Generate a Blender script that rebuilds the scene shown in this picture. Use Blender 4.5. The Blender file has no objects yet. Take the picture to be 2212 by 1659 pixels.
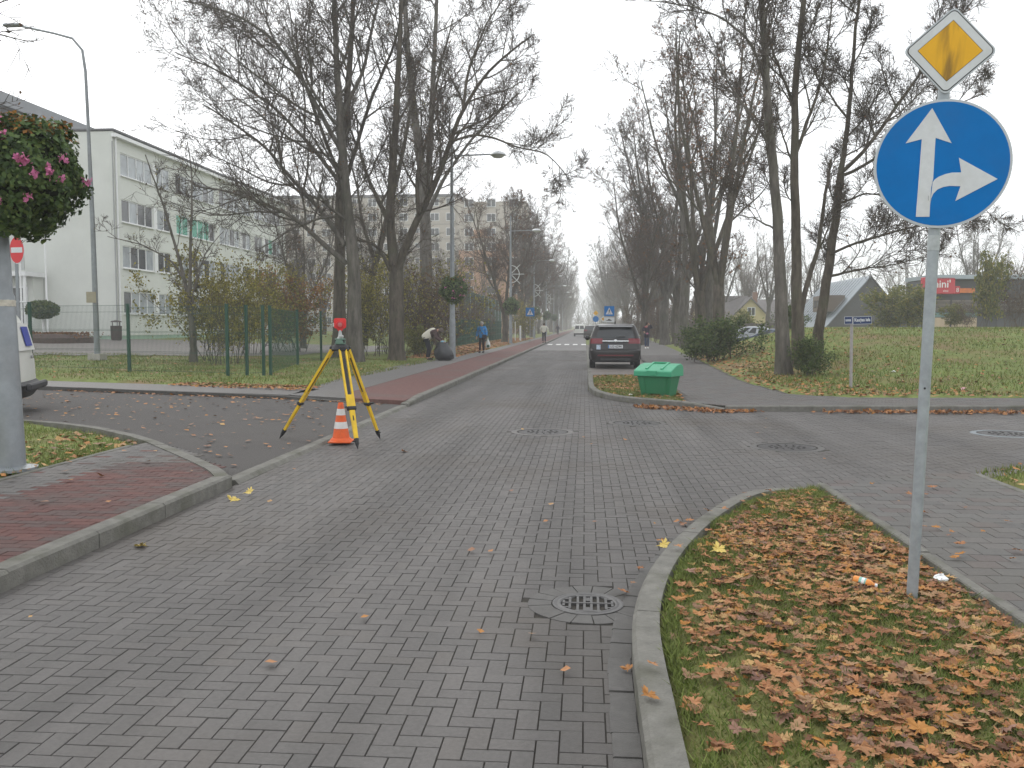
import bpy, math, random
import numpy as np
from mathutils import Vector, Matrix, Euler
R = math.radians
S = bpy.context.scene
C = S.collection
random.seed(7)

# ------------------------------------------------------------------ camera, sky, sun, exposure
FPX, CXP, CYP = 1916.0, 1106.0, 829.5           # focal length and centre in picture units (2212 wide)
TH, PSI, HCAM = R(3.748), R(4.704), 1.6
cam_d = bpy.data.cameras.new('camera'); cam = bpy.data.objects.new('camera', cam_d); C.objects.link(cam)
cam.location = (0, 0, HCAM); cam.rotation_euler = (math.pi/2 - TH, 0, PSI)
cam_d.sensor_width = 36; cam_d.lens = 36*FPX/2212; cam_d.clip_end = 3000; cam_d.clip_start = .05
S.camera = cam

world = bpy.data.worlds.new('World'); S.world = world; world.use_nodes = True
wn = world.node_tree.nodes; wl = world.node_tree.links
sky = wn.new('ShaderNodeTexSky'); sky.sky_type = 'NISHITA'; sky.sun_disc = False
SUN_EL, SUN_AZ = R(38), R(-35)                  # azimuth from +Y towards +X
sky.sun_elevation = SUN_EL; sky.sun_rotation = SUN_AZ; sky.dust_density = 4; sky.air_density = 1; sky.ozone_density = 1
hs = wn.new('ShaderNodeHueSaturation'); hs.inputs['Saturation'].default_value = .12
mixw = wn.new('ShaderNodeMix'); mixw.data_type = 'RGBA'; mixw.inputs['Factor'].default_value = .8
mixw.inputs[7].default_value = (12.6, 12.9, 13.3, 1)     # even cloud cover
wl.new(sky.outputs[0], hs.inputs['Color']); wl.new(hs.outputs[0], mixw.inputs[6])
bg = wn['Background']; bg.inputs['Strength'].default_value = .1
wl.new(mixw.outputs[2], bg.inputs['Color'])

sun_d = bpy.data.lights.new('sun', 'SUN'); sun_d.energy = .7; sun_d.angle = R(25); sun_d.color = (1, .97, .93)
sun = bpy.data.objects.new('sun', sun_d); C.objects.link(sun)
sd = Vector((math.sin(SUN_AZ)*math.cos(SUN_EL), math.cos(SUN_AZ)*math.cos(SUN_EL), math.sin(SUN_EL)))
sun.rotation_euler = sd.to_track_quat('Z', 'Y').to_euler(); sun.location = (0, 0, 60)
S.view_settings.view_transform = 'Standard'; S.view_settings.look = 'None'
S.view_settings.exposure = 0.36; S.view_settings.gamma = 1; S.view_settings.use_curve_mapping = False
S.cycles.use_denoising = True
S.cycles.max_bounces = 6; S.cycles.diffuse_bounces = 3; S.cycles.glossy_bounces = 3; S.cycles.transparent_max_bounces = 8
S.cycles.volume_bounces = 1

FWD = Vector((-math.sin(PSI)*math.cos(TH), math.cos(PSI)*math.cos(TH), -math.sin(TH)))
RGT = Vector((math.cos(PSI), math.sin(PSI), 0))
UPV = Vector((-math.sin(PSI)*math.sin(TH), math.cos(PSI)*math.sin(TH), math.cos(TH)))
def ray(px, py): return FWD*FPX + RGT*(px-CXP) + UPV*(CYP-py)
def G(px, py, z=0.0):
    d = ray(px, py); k = (z-HCAM)/d.z
    return Vector((d.x*k, d.y*k, z))
def AT(px, py, Y):
    d = ray(px, py); k = Y/d.y
    return Vector((d.x*k, Y, HCAM+d.z*k))

# ------------------------------------------------------------------ materials
MATS = {}
def lin(c):
    return tuple(((x/255)/12.92 if x/255 <= .04045 else (((x/255)+.055)/1.055)**2.4) for x in c)
def mat(name, col, rough=.7, var=0.0, scale=6.0, bump=0.0, bscale=40.0, metal=0.0, spec=.4, ramp=None, tint=None, rnd=None,
        stain=None, stain_scale=1.2, stain_amt=.6, stretch=None, coat=0.0, transl=0.0, tracks=0.0):
    """procedural material: base colour, noise variation, optional ramp over a 'tint' attribute or per-object random, stains, bump"""
    if name in MATS: return MATS[name]
    m = bpy.data.materials.new(name); m.use_nodes = True; MATS[name] = m
    nt = m.node_tree; n = nt.nodes; l = nt.links; b = n['Principled BSDF']
    b.inputs['Roughness'].default_value = rough; b.inputs['Metallic'].default_value = metal
    b.inputs['Specular IOR Level'].default_value = spec; b.inputs['Coat Weight'].default_value = coat
    geo = n.new('ShaderNodeNewGeometry'); pos = geo.outputs['Position']
    if stretch:
        mp = n.new('ShaderNodeMapping'); mp.inputs['Scale'].default_value = stretch; l.new(pos, mp.inputs[0]); pos = mp.outputs[0]
    rgb = n.new('ShaderNodeRGB'); rgb.outputs[0].default_value = (*col, 1); cur = rgb.outputs[0]
    if ramp:
        r = n.new('ShaderNodeValToRGB'); el = r.color_ramp.elements
        while len(el) < len(ramp): el.new(.5)
        for i, c in enumerate(ramp): el[i].position = i/(len(ramp)-1); el[i].color = (*c, 1)
        if tint:
            a = n.new('ShaderNodeAttribute'); a.attribute_name = tint; l.new(a.outputs['Fac'], r.inputs[0])
        else:
            oi = n.new('ShaderNodeObjectInfo'); l.new(oi.outputs['Random'], r.inputs[0])
        cur = r.outputs[0]
    if var:
        nz = n.new('ShaderNodeTexNoise'); nz.inputs['Scale'].default_value = scale; nz.inputs['Detail'].default_value = 6
        nz.inputs['Roughness'].default_value = .65
        l.new(pos, nz.inputs['Vector'])
        mr = n.new('ShaderNodeMapRange'); mr.inputs[1].default_value = .25; mr.inputs[2].default_value = .75
        mr.inputs[3].default_value = 1-var; mr.inputs[4].default_value = 1+var; l.new(nz.outputs['Fac'], mr.inputs[0])
        mx = n.new('ShaderNodeMix'); mx.data_type = 'RGBA'; mx.blend_type = 'MULTIPLY'; mx.inputs['Factor'].default_value = 1
        l.new(cur, mx.inputs[6]); l.new(mr.outputs[0], mx.inputs[7]); cur = mx.outputs[2]
    if tracks:
        mp2 = n.new('ShaderNodeMapping'); mp2.inputs['Scale'].default_value = (1.5, .1, 1); l.new(geo.outputs['Position'], mp2.inputs[0])
        nz = n.new('ShaderNodeTexNoise'); nz.inputs['Scale'].default_value = 1.0; nz.inputs['Detail'].default_value = 4; l.new(mp2.outputs[0], nz.inputs['Vector'])
        mr = n.new('ShaderNodeMapRange'); mr.inputs[1].default_value = .35; mr.inputs[2].default_value = .65; mr.inputs[3].default_value = 1-tracks; mr.inputs[4].default_value = 1+tracks*.7; l.new(nz.outputs['Fac'], mr.inputs[0])
        mx = n.new('ShaderNodeMix'); mx.data_type = 'RGBA'; mx.blend_type = 'MULTIPLY'; mx.inputs['Factor'].default_value = 1
        l.new(cur, mx.inputs[6]); l.new(mr.outputs[0], mx.inputs[7]); cur = mx.outputs[2]
    if stain:
        nz = n.new('ShaderNodeTexNoise'); nz.inputs['Scale'].default_value = stain_scale; nz.inputs['Detail'].default_value = 5
        l.new(geo.outputs['Position'], nz.inputs['Vector'])
        mr = n.new('ShaderNodeMapRange'); mr.inputs[1].default_value = .5; mr.inputs[2].default_value = .7
        mr.inputs[3].default_value = 0; mr.inputs[4].default_value = stain_amt; l.new(nz.outputs['Fac'], mr.inputs[0])
        mx = n.new('ShaderNodeMix'); mx.data_type = 'RGBA'; l.new(mr.outputs[0], mx.inputs['Factor'])
        l.new(cur, mx.inputs[6]); mx.inputs[7].default_value = (*stain, 1); cur = mx.outputs[2]
    l.new(cur, b.inputs['Base Color'])
    if bump:
        nz = n.new('ShaderNodeTexNoise'); nz.inputs['Scale'].default_value = bscale; nz.inputs['Detail'].default_value = 5
        l.new(pos, nz.inputs['Vector'])
        bp = n.new('ShaderNodeBump'); bp.inputs['Strength'].default_value = bump; bp.inputs['Distance'].default_value = .02
        l.new(nz.outputs['Fac'], bp.inputs['Height']); l.new(bp.outputs[0], b.inputs['Normal'])
    if transl:
        out = n['Material Output']; t = n.new('ShaderNodeBsdfTranslucent'); l.new(cur, t.inputs['Color'])
        ms = n.new('ShaderNodeMixShader'); ms.inputs[0].default_value = transl
        l.new(b.outputs[0], ms.inputs[1]); l.new(t.outputs[0], ms.inputs[2]); l.new(ms.outputs[0], out.inputs[0])
    return m

# ------------------------------------------------------------------ mesh helpers
def link(o, parent=None):
    C.objects.link(o)
    if parent is not None: o.parent = parent
    return o
class MB:
    """collects shapes; build() links them as one mesh object"""
    def __init__(s, M=None): s.v = []; s.f = []; s.m = []; s.M = M or Matrix.Identity(4); s.mi = 0
    def add(s, vs, fs):
        o = len(s.v)
        for p in vs: s.v.append(tuple(s.M @ Vector(p)))
        for f in fs: s.f.append(tuple(i+o for i in f)); s.m.append(s.mi)
        return s
    def box(s, c, d, rz=0.0, ch=0.0):
        hx, hy, hz = d[0]/2, d[1]/2, d[2]/2; cs, sn = math.cos(rz), math.sin(rz)
        def T(x, y, z): return (c[0]+x*cs-y*sn, c[1]+x*sn+y*cs, c[2]+z)
        if ch <= 0:
            vs = [T(x*hx, y*hy, z*hz) for x in (-1, 1) for y in (-1, 1) for z in (-1, 1)]
            return s.add(vs, [(0,1,3,2),(4,6,7,5),(0,4,5,1),(2,3,7,6),(0,2,6,4),(1,5,7,3)])
        ch = min(ch, hx*.9, hy*.9, hz*.9); vs = []; ix = {}
        for x in (-1, 1):
            for y in (-1, 1):
                for z in (-1, 1):
                    for a in range(3):
                        q = [x*(hx-ch), y*(hy-ch), z*(hz-ch)]; q[a] = (x*hx, y*hy, z*hz)[a]
                        ix[x, y, z, a] = len(vs); vs.append(T(*q))
        fs = []
        for a in range(3):
            b, e = (a+1) % 3, (a+2) % 3
            for sg in (-1, 1):
                q = []
                for (u, w) in ((-1,-1),(1,-1),(1,1),(-1,1)):
                    k = [0,0,0]; k[a] = sg; k[b] = u; k[e] = w; q.append(ix[k[0],k[1],k[2],a])
                fs.append(tuple(q) if sg > 0 else tuple(q[::-1]))
            for u in (-1, 1):
                for w in (-1, 1):
                    k0 = [0,0,0]; k0[b] = u; k0[e] = w; k0[a] = -1; k1 = list(k0); k1[a] = 1
                    q = [ix[(*k0, b)], ix[(*k1, b)], ix[(*k1, e)], ix[(*k0, e)]]
                    fs.append(tuple(q[::-1]) if u*w > 0 else tuple(q))
        for x in (-1, 1):
            for y in (-1, 1):
                for z in (-1, 1):
                    q = (ix[x,y,z,0], ix[x,y,z,1], ix[x,y,z,2]); fs.append(q if x*y*z > 0 else q[::-1])
        return s.add(vs, fs)
    def tube(s, pts, rad, n=8, cap=True, rot=0.0):
        pts = [Vector(p) for p in pts]; k = len(pts)
        if not hasattr(rad, '__len__'): rad = [rad]*k
        d0 = (pts[-1]-pts[0]).normalized(); ref = Vector((0,0,1)) if abs(d0.z) < .85 else Vector((1,0,0))
        vs = []
        for i, p in enumerate(pts):
            t = (pts[min(i+1,k-1)]-pts[max(i-1,0)]).normalized(); u = t.cross(ref).normalized(); w = t.cross(u)
            for j in range(n):
                a = 2*math.pi*j/n+rot; vs.append(p+(u*math.cos(a)+w*math.sin(a))*rad[i])
        fs = [(i*n+j, i*n+(j+1) % n, (i+1)*n+(j+1) % n, (i+1)*n+j) for i in range(k-1) for j in range(n)]
        if cap: fs += [tuple(range(n))[::-1], tuple(range((k-1)*n, k*n))]
        return s.add(vs, fs)
    def lathe(s, prof, n=24, c=(0,0,0), cap=True):
        vs = [(c[0]+r*math.cos(2*math.pi*j/n), c[1]+r*math.sin(2*math.pi*j/n), c[2]+z) for r, z in prof for j in range(n)]
        k = len(prof); fs = [(i*n+j, i*n+(j+1) % n, (i+1)*n+(j+1) % n, (i+1)*n+j) for i in range(k-1) for j in range(n)]
        if cap: fs += [tuple(range(n))[::-1], tuple(range((k-1)*n, k*n))]
        return s.add(vs, fs)
    def prism(s, poly, z0, z1):
        n = len(poly); vs = [(x, y, z0) for x, y in poly]+[(x, y, z1) for x, y in poly]
        return s.add(vs, [tuple(range(n))[::-1], tuple(range(n, 2*n))]+[(i, (i+1) % n, n+(i+1) % n, n+i) for i in range(n)])
    def quad(s, a, b, c, d): return s.add([a, b, c, d], [(0,1,2,3)])
    def ball(s, c, r, n=10, k=7, sq=(1,1,1)):
        pr = [(math.sin(math.pi*i/k), -math.cos(math.pi*i/k)) for i in range(k+1)]
        vs = [(c[0]+r*sq[0]*max(q,.02)*math.cos(2*math.pi*j/n), c[1]+r*sq[1]*max(q,.02)*math.sin(2*math.pi*j/n), c[2]+r*sq[2]*z) for q, z in pr for j in range(n)]
        fs = [(i*n+j, i*n+(j+1) % n, (i+1)*n+(j+1) % n, (i+1)*n+j) for i in range(k) for j in range(n)]
        return s.add(vs, fs)
    def mesh(s, name, mats, smooth=False):
        me = bpy.data.meshes.new(name); me.from_pydata(s.v, [], s.f)
        for m in (mats if isinstance(mats, (list, tuple)) else [mats]): me.materials.append(m)
        if any(s.m): me.polygons.foreach_set('material_index', s.m)
        if smooth:
            me.polygons.foreach_set('use_smooth', [True]*len(me.polygons)); me.set_sharp_from_angle(angle=R(smooth if smooth > 1 else 40))
        me.update(); return me
    def build(s, name, mats, parent=None, smooth=False):
        return link(bpy.data.objects.new(name, s.mesh(name, mats, smooth)), parent)
def tag(o, label=None, cat=None, group=None, kind=None):
    if label: o['label'] = label
    if cat: o['category'] = cat
    if group: o['group'] = group
    if kind: o['kind'] = kind
    return o
def thing(name, label, cat, loc=(0,0,0), rz=0.0, group=None, kind=None):
    o = bpy.data.objects.new(name, None); C.objects.link(o); o.empty_display_size = .2
    o.location = loc; o.rotation_euler = (0, 0, rz); return tag(o, label, cat, group, kind)
def structure(name, label=None):
    o = bpy.data.objects.new(name, None); C.objects.link(o); return tag(o, label, None, None, 'structure')
def copy_tree(o, parent=None):
    c = o.copy(); C.objects.link(c); c.parent = parent
    for ch in list(o.children): copy_tree(ch, c)
    return c
def npmesh(name, V, F, mats, parent=None, tint=None, smooth=False, obj=True):
    V = np.asarray(V, np.float32).reshape(-1, 3); F = np.asarray(F, np.int32); k = F.shape[1]
    me = bpy.data.meshes.new(name); me.vertices.add(len(V)); me.vertices.foreach_set('co', V.ravel())
    me.loops.add(F.size); me.loops.foreach_set('vertex_index', F.ravel())
    me.polygons.add(len(F)); me.polygons.foreach_set('loop_start', np.arange(0, F.size, k, dtype=np.int32))
    me.polygons.foreach_set('use_smooth', np.full(len(F), bool(smooth)))
    for m in (mats if isinstance(mats, (list, tuple)) else [mats]): me.materials.append(m)
    if tint is not None:
        a = me.attributes.new('tint', 'FLOAT', 'FACE'); a.data.foreach_set('value', np.asarray(tint, np.float32))
    me.update(calc_edges=True); me.validate()
    return link(bpy.data.objects.new(name, me), parent) if obj else me
def pip(P, poly):
    x, y = P[:, 0], P[:, 1]; ins = np.zeros(len(P), bool); n = len(poly)
    for i in range(n):
        x0, y0 = poly[i]; x1, y1 = poly[(i+1) % n]
        if y0 == y1: continue
        c = ((y0 > y) != (y1 > y)) & (x < (x1-x0)*(y-y0)/(y1-y0)+x0); ins ^= c
    return ins
def pdist(P, poly, closed=True):
    d = np.full(len(P), 1e9); n = len(poly)
    for i in range(n if closed else n-1):
        a = np.array(poly[i][:2]); b = np.array(poly[(i+1) % n][:2]); ab = b-a
        t = np.clip(((P[:, :2]-a)@ab)/max(ab@ab, 1e-9), 0, 1)
        d = np.minimum(d, np.linalg.norm(P[:, :2]-(a+t[:, None]*ab), axis=1))
    return d
def sdist(P, poly): return np.where(pip(P, poly), -1, 1)*pdist(P, poly)     # <0 inside
def ss(t): t = np.clip(t, 0, 1); return t*t*(3-2*t)
def text_mesh(txt, size, mat_, name, parent, M, depth=.002, align='CENTER', bold=0.0):
    cu = bpy.data.curves.new(name, 'FONT'); cu.body = txt; cu.size = size; cu.align_x = align; cu.align_y = 'CENTER'; cu.extrude = depth; cu.offset = bold
    cu.resolution_u = 3
    o = bpy.data.objects.new(name, cu); C.objects.link(o); dg = bpy.context.evaluated_depsgraph_get()
    me = bpy.data.meshes.new_from_object(o.evaluated_get(dg)); bpy.data.objects.remove(o); bpy.data.curves.remove(cu)
    me.transform(M); me.materials.clear(); me.materials.append(mat_)
    return link(bpy.data.objects.new(name, me), parent)

# ------------------------------------------------------------------ the setting: polygons of the paved areas (metres, main road along +Y)
def chaikin(p, n=2):
    for _ in range(n):
        q = [p[0]]
        for a, c in zip(p, p[1:]): q += [tuple(.75*x+.25*y for x, y in zip(a, c)), tuple(.25*x+.75*y for x, y in zip(a, c))]
        p = q+[p[-1]]
    return p
def offset(p, d):
    out = []
    for i, a in enumerate(p):
        u = Vector((p[min(i+1, len(p)-1)][0]-p[max(i-1, 0)][0], p[min(i+1, len(p)-1)][1]-p[max(i-1, 0)][1])).normalized(); out.append((a[0]+u.y*d, a[1]-u.x*d))
    return out
RC = chaikin([(.22,-3),(.22,3.6),(.23,4.3),(.30,4.95),(.5,5.85),(.87,6.9),(1.31,7.85),(1.8,8.42),(2.25,8.68)])       # kerb line of the near verge
FC = chaikin([(.09,27),(.09,22.4),(.11,21.5),(.25,20.1),(.65,18.9),(1.3,18.1),(1.94,17.5),(2.6,16.86)])               # kerb line of the far island
LC = chaikin([(-3.5,8.46),(-3.76,8.9),(-4.5,9.82),(-6.2,11.8),(-8.3,13.25),(-10,13.4)])
ROAD = [(-3.48,-3)]+RC+[(3.86,9.35),(5.1,10.4),(7,11.2),(30,12.6),
        (30,18.3),(8.6,17.25),(4.3,16.9)]+FC[::-1]+[(.09,58),(-3.48,58)]
FARROAD = [(-3.48,58),(.09,58),(.09,330),(-3.48,330)]
STREET = [(-3.62,8.5),(-3.85,8.85),(-4.55,9.75),(-6.25,11.75),(-8.3,13.2),(-10,13.35),(-40,12.4),(-40,29.4),(-12.7,20.6),(-6.5,18.65),(-4.9,17.9),(-3.62,17.4)]
WALK_L = [(-5.55,-3),(-3.62,-3),(-3.62,8.35),(-3.9,8.9),(-4.6,9.85),(-5.6,11.0),(-5.7,10.5)]
WALK_LF = [(-3.62,17.55),(-4.9,18.05),(-6.4,18.8),(-6.6,20.6),(-7.0,25),(-7.1,37),(-6.3,43),(-6.05,60),(-6.05,330),(-3.62,330)]
WALK_SIDE = [(-6.45,18.8),(-12.7,20.75),(-40,29.5),(-40,31.3),(-12.7,22.5),(-6.25,20.5)]
WALK_R = [(2.27,-3),(3.9,-3),(3.9,9.25),(2.3,8.6),(2.27,8.5)]
WALK_RF = [(2.0,17.72),(2.6,17.0),(4.3,17.05),(8.6,17.4),(30,18.45),(30,20.4),(8.6,19.2),(5.5,19.1),(4.5,20.0),(4.2,24),(4.6,32),(5.8,60),(7,100),(7,330),(5,330),(4.8,100),(3.6,60),(2.65,43),(2.28,29),(2.15,20)]
ISLAND = [q for q in offset(RC, .125) if q[0] < 2.18]+[(2.2,8.55),(2.2,-3)]
ISLAND_F = [q for q in offset(FC, -.125) if q[0] < 2.0 and q[1] < 26.9]+[(2.0,17.74),(2.13,20),(2.2,26.9),(.22,26.9)]
BAY = [(.22,26.9),(2.24,26.9),(2.28,29),(2.65,43),(3.3,75),(.22,75)]
PAVED = [ROAD, FARROAD, STREET, WALK_L, WALK_LF, WALK_SIDE, WALK_R, WALK_RF, ISLAND, ISLAND_F, BAY]

def height(x, y):
    x = np.asarray(x, float); y = np.asarray(y, float)
    left = .10+.52*ss((-x-9)/24)
    m = 1.38*ss((y-19.6)/22)*ss((x-4.4)/6.5)
    m *= 1-ss((y-45)/9)*(1-ss((x-17)/9))
    right = .10+m
    h = np.where(x < -1.6, left, right)
    return h+.02*np.sin(x*1.7+1.3)*np.sin(y*1.3)*np.clip((np.abs(x)-3.5)/4, 0, 1)
def hz(x, y): return float(height(x, y))

def lines(a, fine, lo, hi, grow):
    out = list(np.arange(a[0], a[1]+1e-6, fine)); s = fine; v = a[1]
    while v < hi: s *= grow; v += s; out.append(min(v, hi))
    s = fine; v = a[0]; pre = []
    while v > lo: s *= grow; v -= s; pre.append(max(v, lo))
    return np.array(sorted(set(pre[::-1]+out)))
xs = lines((-15, 13), .35, -900, 900, 1.13); ys = lines((0, 34), .35, -60, 1600, 1.09)
X, Y = np.meshgrid(xs, ys); P = np.stack([X.ravel(), Y.ravel()], 1)
d = np.full(len(P), 1e9)
for pl in PAVED: d = np.minimum(d, sdist(P, pl))
H = height(P[:, 0], P[:, 1]); H = np.where(d < .02, -.06, -.06+(H+.06)*ss((d+.1)/.45))
nx, ny = len(xs), len(ys); idx = np.arange(nx*ny).reshape(ny, nx)
F = np.stack([idx[:-1,:-1], idx[:-1,1:], idx[1:,1:], idx[1:,:-1]], -1).reshape(-1, 4)
def ground_mat():
    m = mat('ground_grass', (.145,.18,.05), .9, var=.35, scale=3.0, bump=.6, bscale=30, spec=.15, stain=(.2,.13,.07), stain_scale=.45, stain_amt=.9)
    return m
g = npmesh('ground', np.concatenate([P, H[:, None]], 1), F, ground_mat(), smooth=True); tag(g, 'grass ground on both sides of the street', None, None, 'structure')

M_joint = mat('paver_joint', (.05,.046,.04), .95, var=.4, scale=9, spec=.1, stain=(.13,.12,.1), stain_scale=.8, stain_amt=.8)
GREYS = [(.096,.091,.087),(.108,.102,.097),(.101,.095,.091),(.117,.11,.105),(.106,.098,.091)]
M_road = mat('road_paver', (.13,.125,.12), .66, var=.18, scale=45, bump=.25, bscale=220, spec=.22, ramp=GREYS, tint='tint', stain=(.075,.062,.049), stain_scale=.38, stain_amt=.6, tracks=.24)
REDS = [(.085,.044,.04),(.112,.052,.046),(.085,.064,.06),(.1,.046,.041),(.128,.06,.052)]
M_redp = mat('red_paver', (.15,.09,.08), .75, var=.2, scale=40, bump=.25, bscale=200, spec=.15, ramp=REDS, tint='tint', stain=(.08,.075,.07), stain_scale=.9, stain_amt=.6)
MIXED = [(.12,.116,.11),(.105,.102,.098),(.13,.126,.12),(.115,.096,.09),(.11,.107,.103)]
M_mixp = mat('mixed_paver', (.16,.15,.14), .72, var=.18, scale=40, bump=.25, bscale=200, spec=.18, ramp=MIXED, tint='tint', stain=(.13,.12,.1), stain_scale=.6, stain_amt=.4)
M_kerb = mat('kerb_concrete', (.165,.16,.143), .85, var=.28, scale=9, bump=.5, bscale=70, spec=.2, stain=(.085,.086,.06), stain_scale=2.2, stain_amt=.75)
M_asph = mat('asphalt', (.088,.082,.078), .8, var=.2, scale=70, bump=.5, bscale=260, spec=.15, stain=(.1,.093,.086), stain_scale=.5, stain_amt=.6)
M_fwalk = mat('grey_walk', (.11,.104,.099), .62, var=.2, scale=14, bump=.3, bscale=120, spec=.3, stain=(.1,.092,.083), stain_scale=.7, stain_amt=.6)
M_fred = mat('red_walk', (.14,.076,.068), .8, var=.25, scale=9, bump=.3, bscale=120, spec=.12, stain=(.115,.1,.093), stain_scale=.6, stain_amt=.7)
M_froad = mat('far_road', (.125,.118,.113), .6, var=.15, scale=5, bump=.2, bscale=60, spec=.25, stretch=(1,.12,1), stain=(.145,.137,.131), stain_scale=.3, stain_amt=.6)

def slab(name, poly, z0, z1, m, parent=None, label=None):
    o = MB().prism(poly, z0, z1).build(name, m, parent)
    if parent is None: tag(o, label, None, None, 'structure')
    return o

def bond(poly, pattern, a, b, cut=(), margin=.06, ymax=99, ymin=-9):
    """paver rectangles (cx, cy, lx, ly) filling a polygon"""
    x0 = min(p[0] for p in poly)-.3; x1 = max(p[0] for p in poly)+.3; y0 = max(min(p[1] for p in poly)-.3, ymin); y1 = min(max(p[1] for p in poly)+.3, ymax)
    x1 = min(x1, 14); x0 = max(x0, -12)
    if pattern == 'herringbone':
        i = np.arange(int(x0/b)-1, int(x1/b)+2); j = np.arange(int(y0/b)-1, int(y1/b)+2); I, J = np.meshgrid(i, j); c = (I-J) % 4
        h = c == 0; v = c == 3
        A = np.stack([(I[h]+1)*b, (J[h]+.5)*b, np.full(h.sum(), a), np.full(h.sum(), b)], 1)
        B = np.stack([(I[v]+.5)*b, (J[v]+1)*b, np.full(v.sum(), b), np.full(v.sum(), a)], 1)
        Q = np.concatenate([A, B])
    else:
        i = np.arange(int(x0/a)-1, int(x1/a)+2); j = np.arange(int(y0/b)-1, int(y1/b)+2); I, J = np.meshgrid(i, j)
        Q = np.stack([(I+.5+.5*(J % 2))*a, (J+.5)*b, np.full(I.shape, a), np.full(I.shape, b)], -1).reshape(-1, 4)
    k = sdist(Q, poly) < margin
    k &= (Q[:, 1] < ymax) & (Q[:, 1] > ymin)
    for (cx, cy, r) in cut: k &= (np.hypot(Q[:, 0]-cx, Q[:, 1]-cy) > r)
    return Q[k]
def trim(Q, x0, x1):
    """cut pavers at straight edges along the path"""
    a = np.maximum(Q[:, 0]-Q[:, 2]/2, x0); c = np.minimum(Q[:, 0]+Q[:, 2]/2, x1); Q = Q.copy(); Q[:, 0] = (a+c)/2; Q[:, 2] = np.round(c-a, 3)
    return Q[Q[:, 2] > .03]
def pavers(parent, Q, z, m, rng, tint_fn=None, near=300, gap=.0035, th=.008):
    N = len(Q); t = rng.random(N)
    if tint_fn is not None: t = tint_fn(Q, t)
    dz = rng.normal(0, .0008, N); tx = rng.normal(0, .003, N); ty = rng.normal(0, .003, N)
    # seen largest: nearest ones inside the picture
    dd = np.hypot(Q[:, 0], Q[:, 1]); a = Q[:, 0]*math.cos(PSI)+Q[:, 1]*math.sin(PSI); fw = -Q[:, 0]*math.sin(PSI)+Q[:, 1]*math.cos(PSI)
    inv = (fw > 3.15) & (np.abs(a)/np.maximum(fw, .1) < .58)
    order = np.argsort(np.where(inv, dd, 1e6))[:near]; pick = np.zeros(N, bool); pick[order] = inv[order]
    for q, sel in (('rest', ~pick),):
        q4 = Q[sel]; n = len(q4); hx = q4[:, 2]/2-gap/2; hy = q4[:, 3]/2-gap/2; V = np.zeros((n, 8, 3))
        for k, (sx, sy) in enumerate(((-1,-1),(1,-1),(1,1),(-1,1))):
            V[:, k, 0] = q4[:, 0]+sx*hx; V[:, k, 1] = q4[:, 1]+sy*hy; V[:, k, 2] = z-th
            V[:, 4+k, 0] = q4[:, 0]+sx*(hx-.002); V[:, 4+k, 1] = q4[:, 1]+sy*(hy-.002)
            V[:, 4+k, 2] = z+dz[sel]+sx*hx*tx[sel]+sy*hy*ty[sel]
        base = np.array([[4,5,6,7],[0,1,5,4],[1,2,6,5],[2,3,7,6],[3,0,4,7]])
        Fq = (np.arange(n)[:, None, None]*8+base).reshape(-1, 4)
        o = npmesh('paving', V, Fq, m, parent, tint=np.repeat(t[sel], 5)); o['kind'] = 'stuff'
    cache = {}
    for i in np.nonzero(pick)[0]:
        key = (round(Q[i, 2], 3), round(Q[i, 3], 3), int(min(t[i], .999)*8))
        if key not in cache:
            hx, hy = key[0]/2-gap/2, key[1]/2-gap/2; e = .002
            V = [(-hx,-hy,-th),(hx,-hy,-th),(hx,hy,-th),(-hx,hy,-th),(-hx+e,-hy+e,0),(hx-e,-hy+e,0),(hx-e,hy-e,0),(-hx+e,hy-e,0)]
            cache[key] = npmesh('paver', V, [[4,5,6,7],[0,1,5,4],[1,2,6,5],[2,3,7,6],[3,0,4,7]], m, tint=[(key[2]+.5)/8]*5, obj=False)
        o = bpy.data.objects.new('paver', cache[key]); o.location = (Q[i, 0], Q[i, 1], z+dz[i]); o.rotation_euler = (ty[i], -tx[i], 0); link(o, parent)

rng = np.random.default_rng(3)
DRAIN = G(1270, 1305); MH = [G(1172, 933), G(1376, 914), G(1700, 966), G(2172, 937)]
cuts = [(DRAIN.x, DRAIN.y, .325)]+[(p.x, p.y, .47) for p in MH]
road = structure('road', 'grey herringbone block road running to the horizon')
slab('bedding', [(x, y) for x, y in ROAD], -.3, -.0065, M_joint, road)
GUT = .17   # gutter strip along the verge kerb
q = bond(ROAD, 'herringbone', .18, .09, cuts)
pavers(road, q, 0, M_road, rng, lambda Q, t: np.clip(t*.9+.05*np.sin(Q[:, 0]*1.1+Q[:, 1]*.6), 0, .999))
slab('carriageway', FARROAD, -.3, 0.0, M_froad, road)

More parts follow.
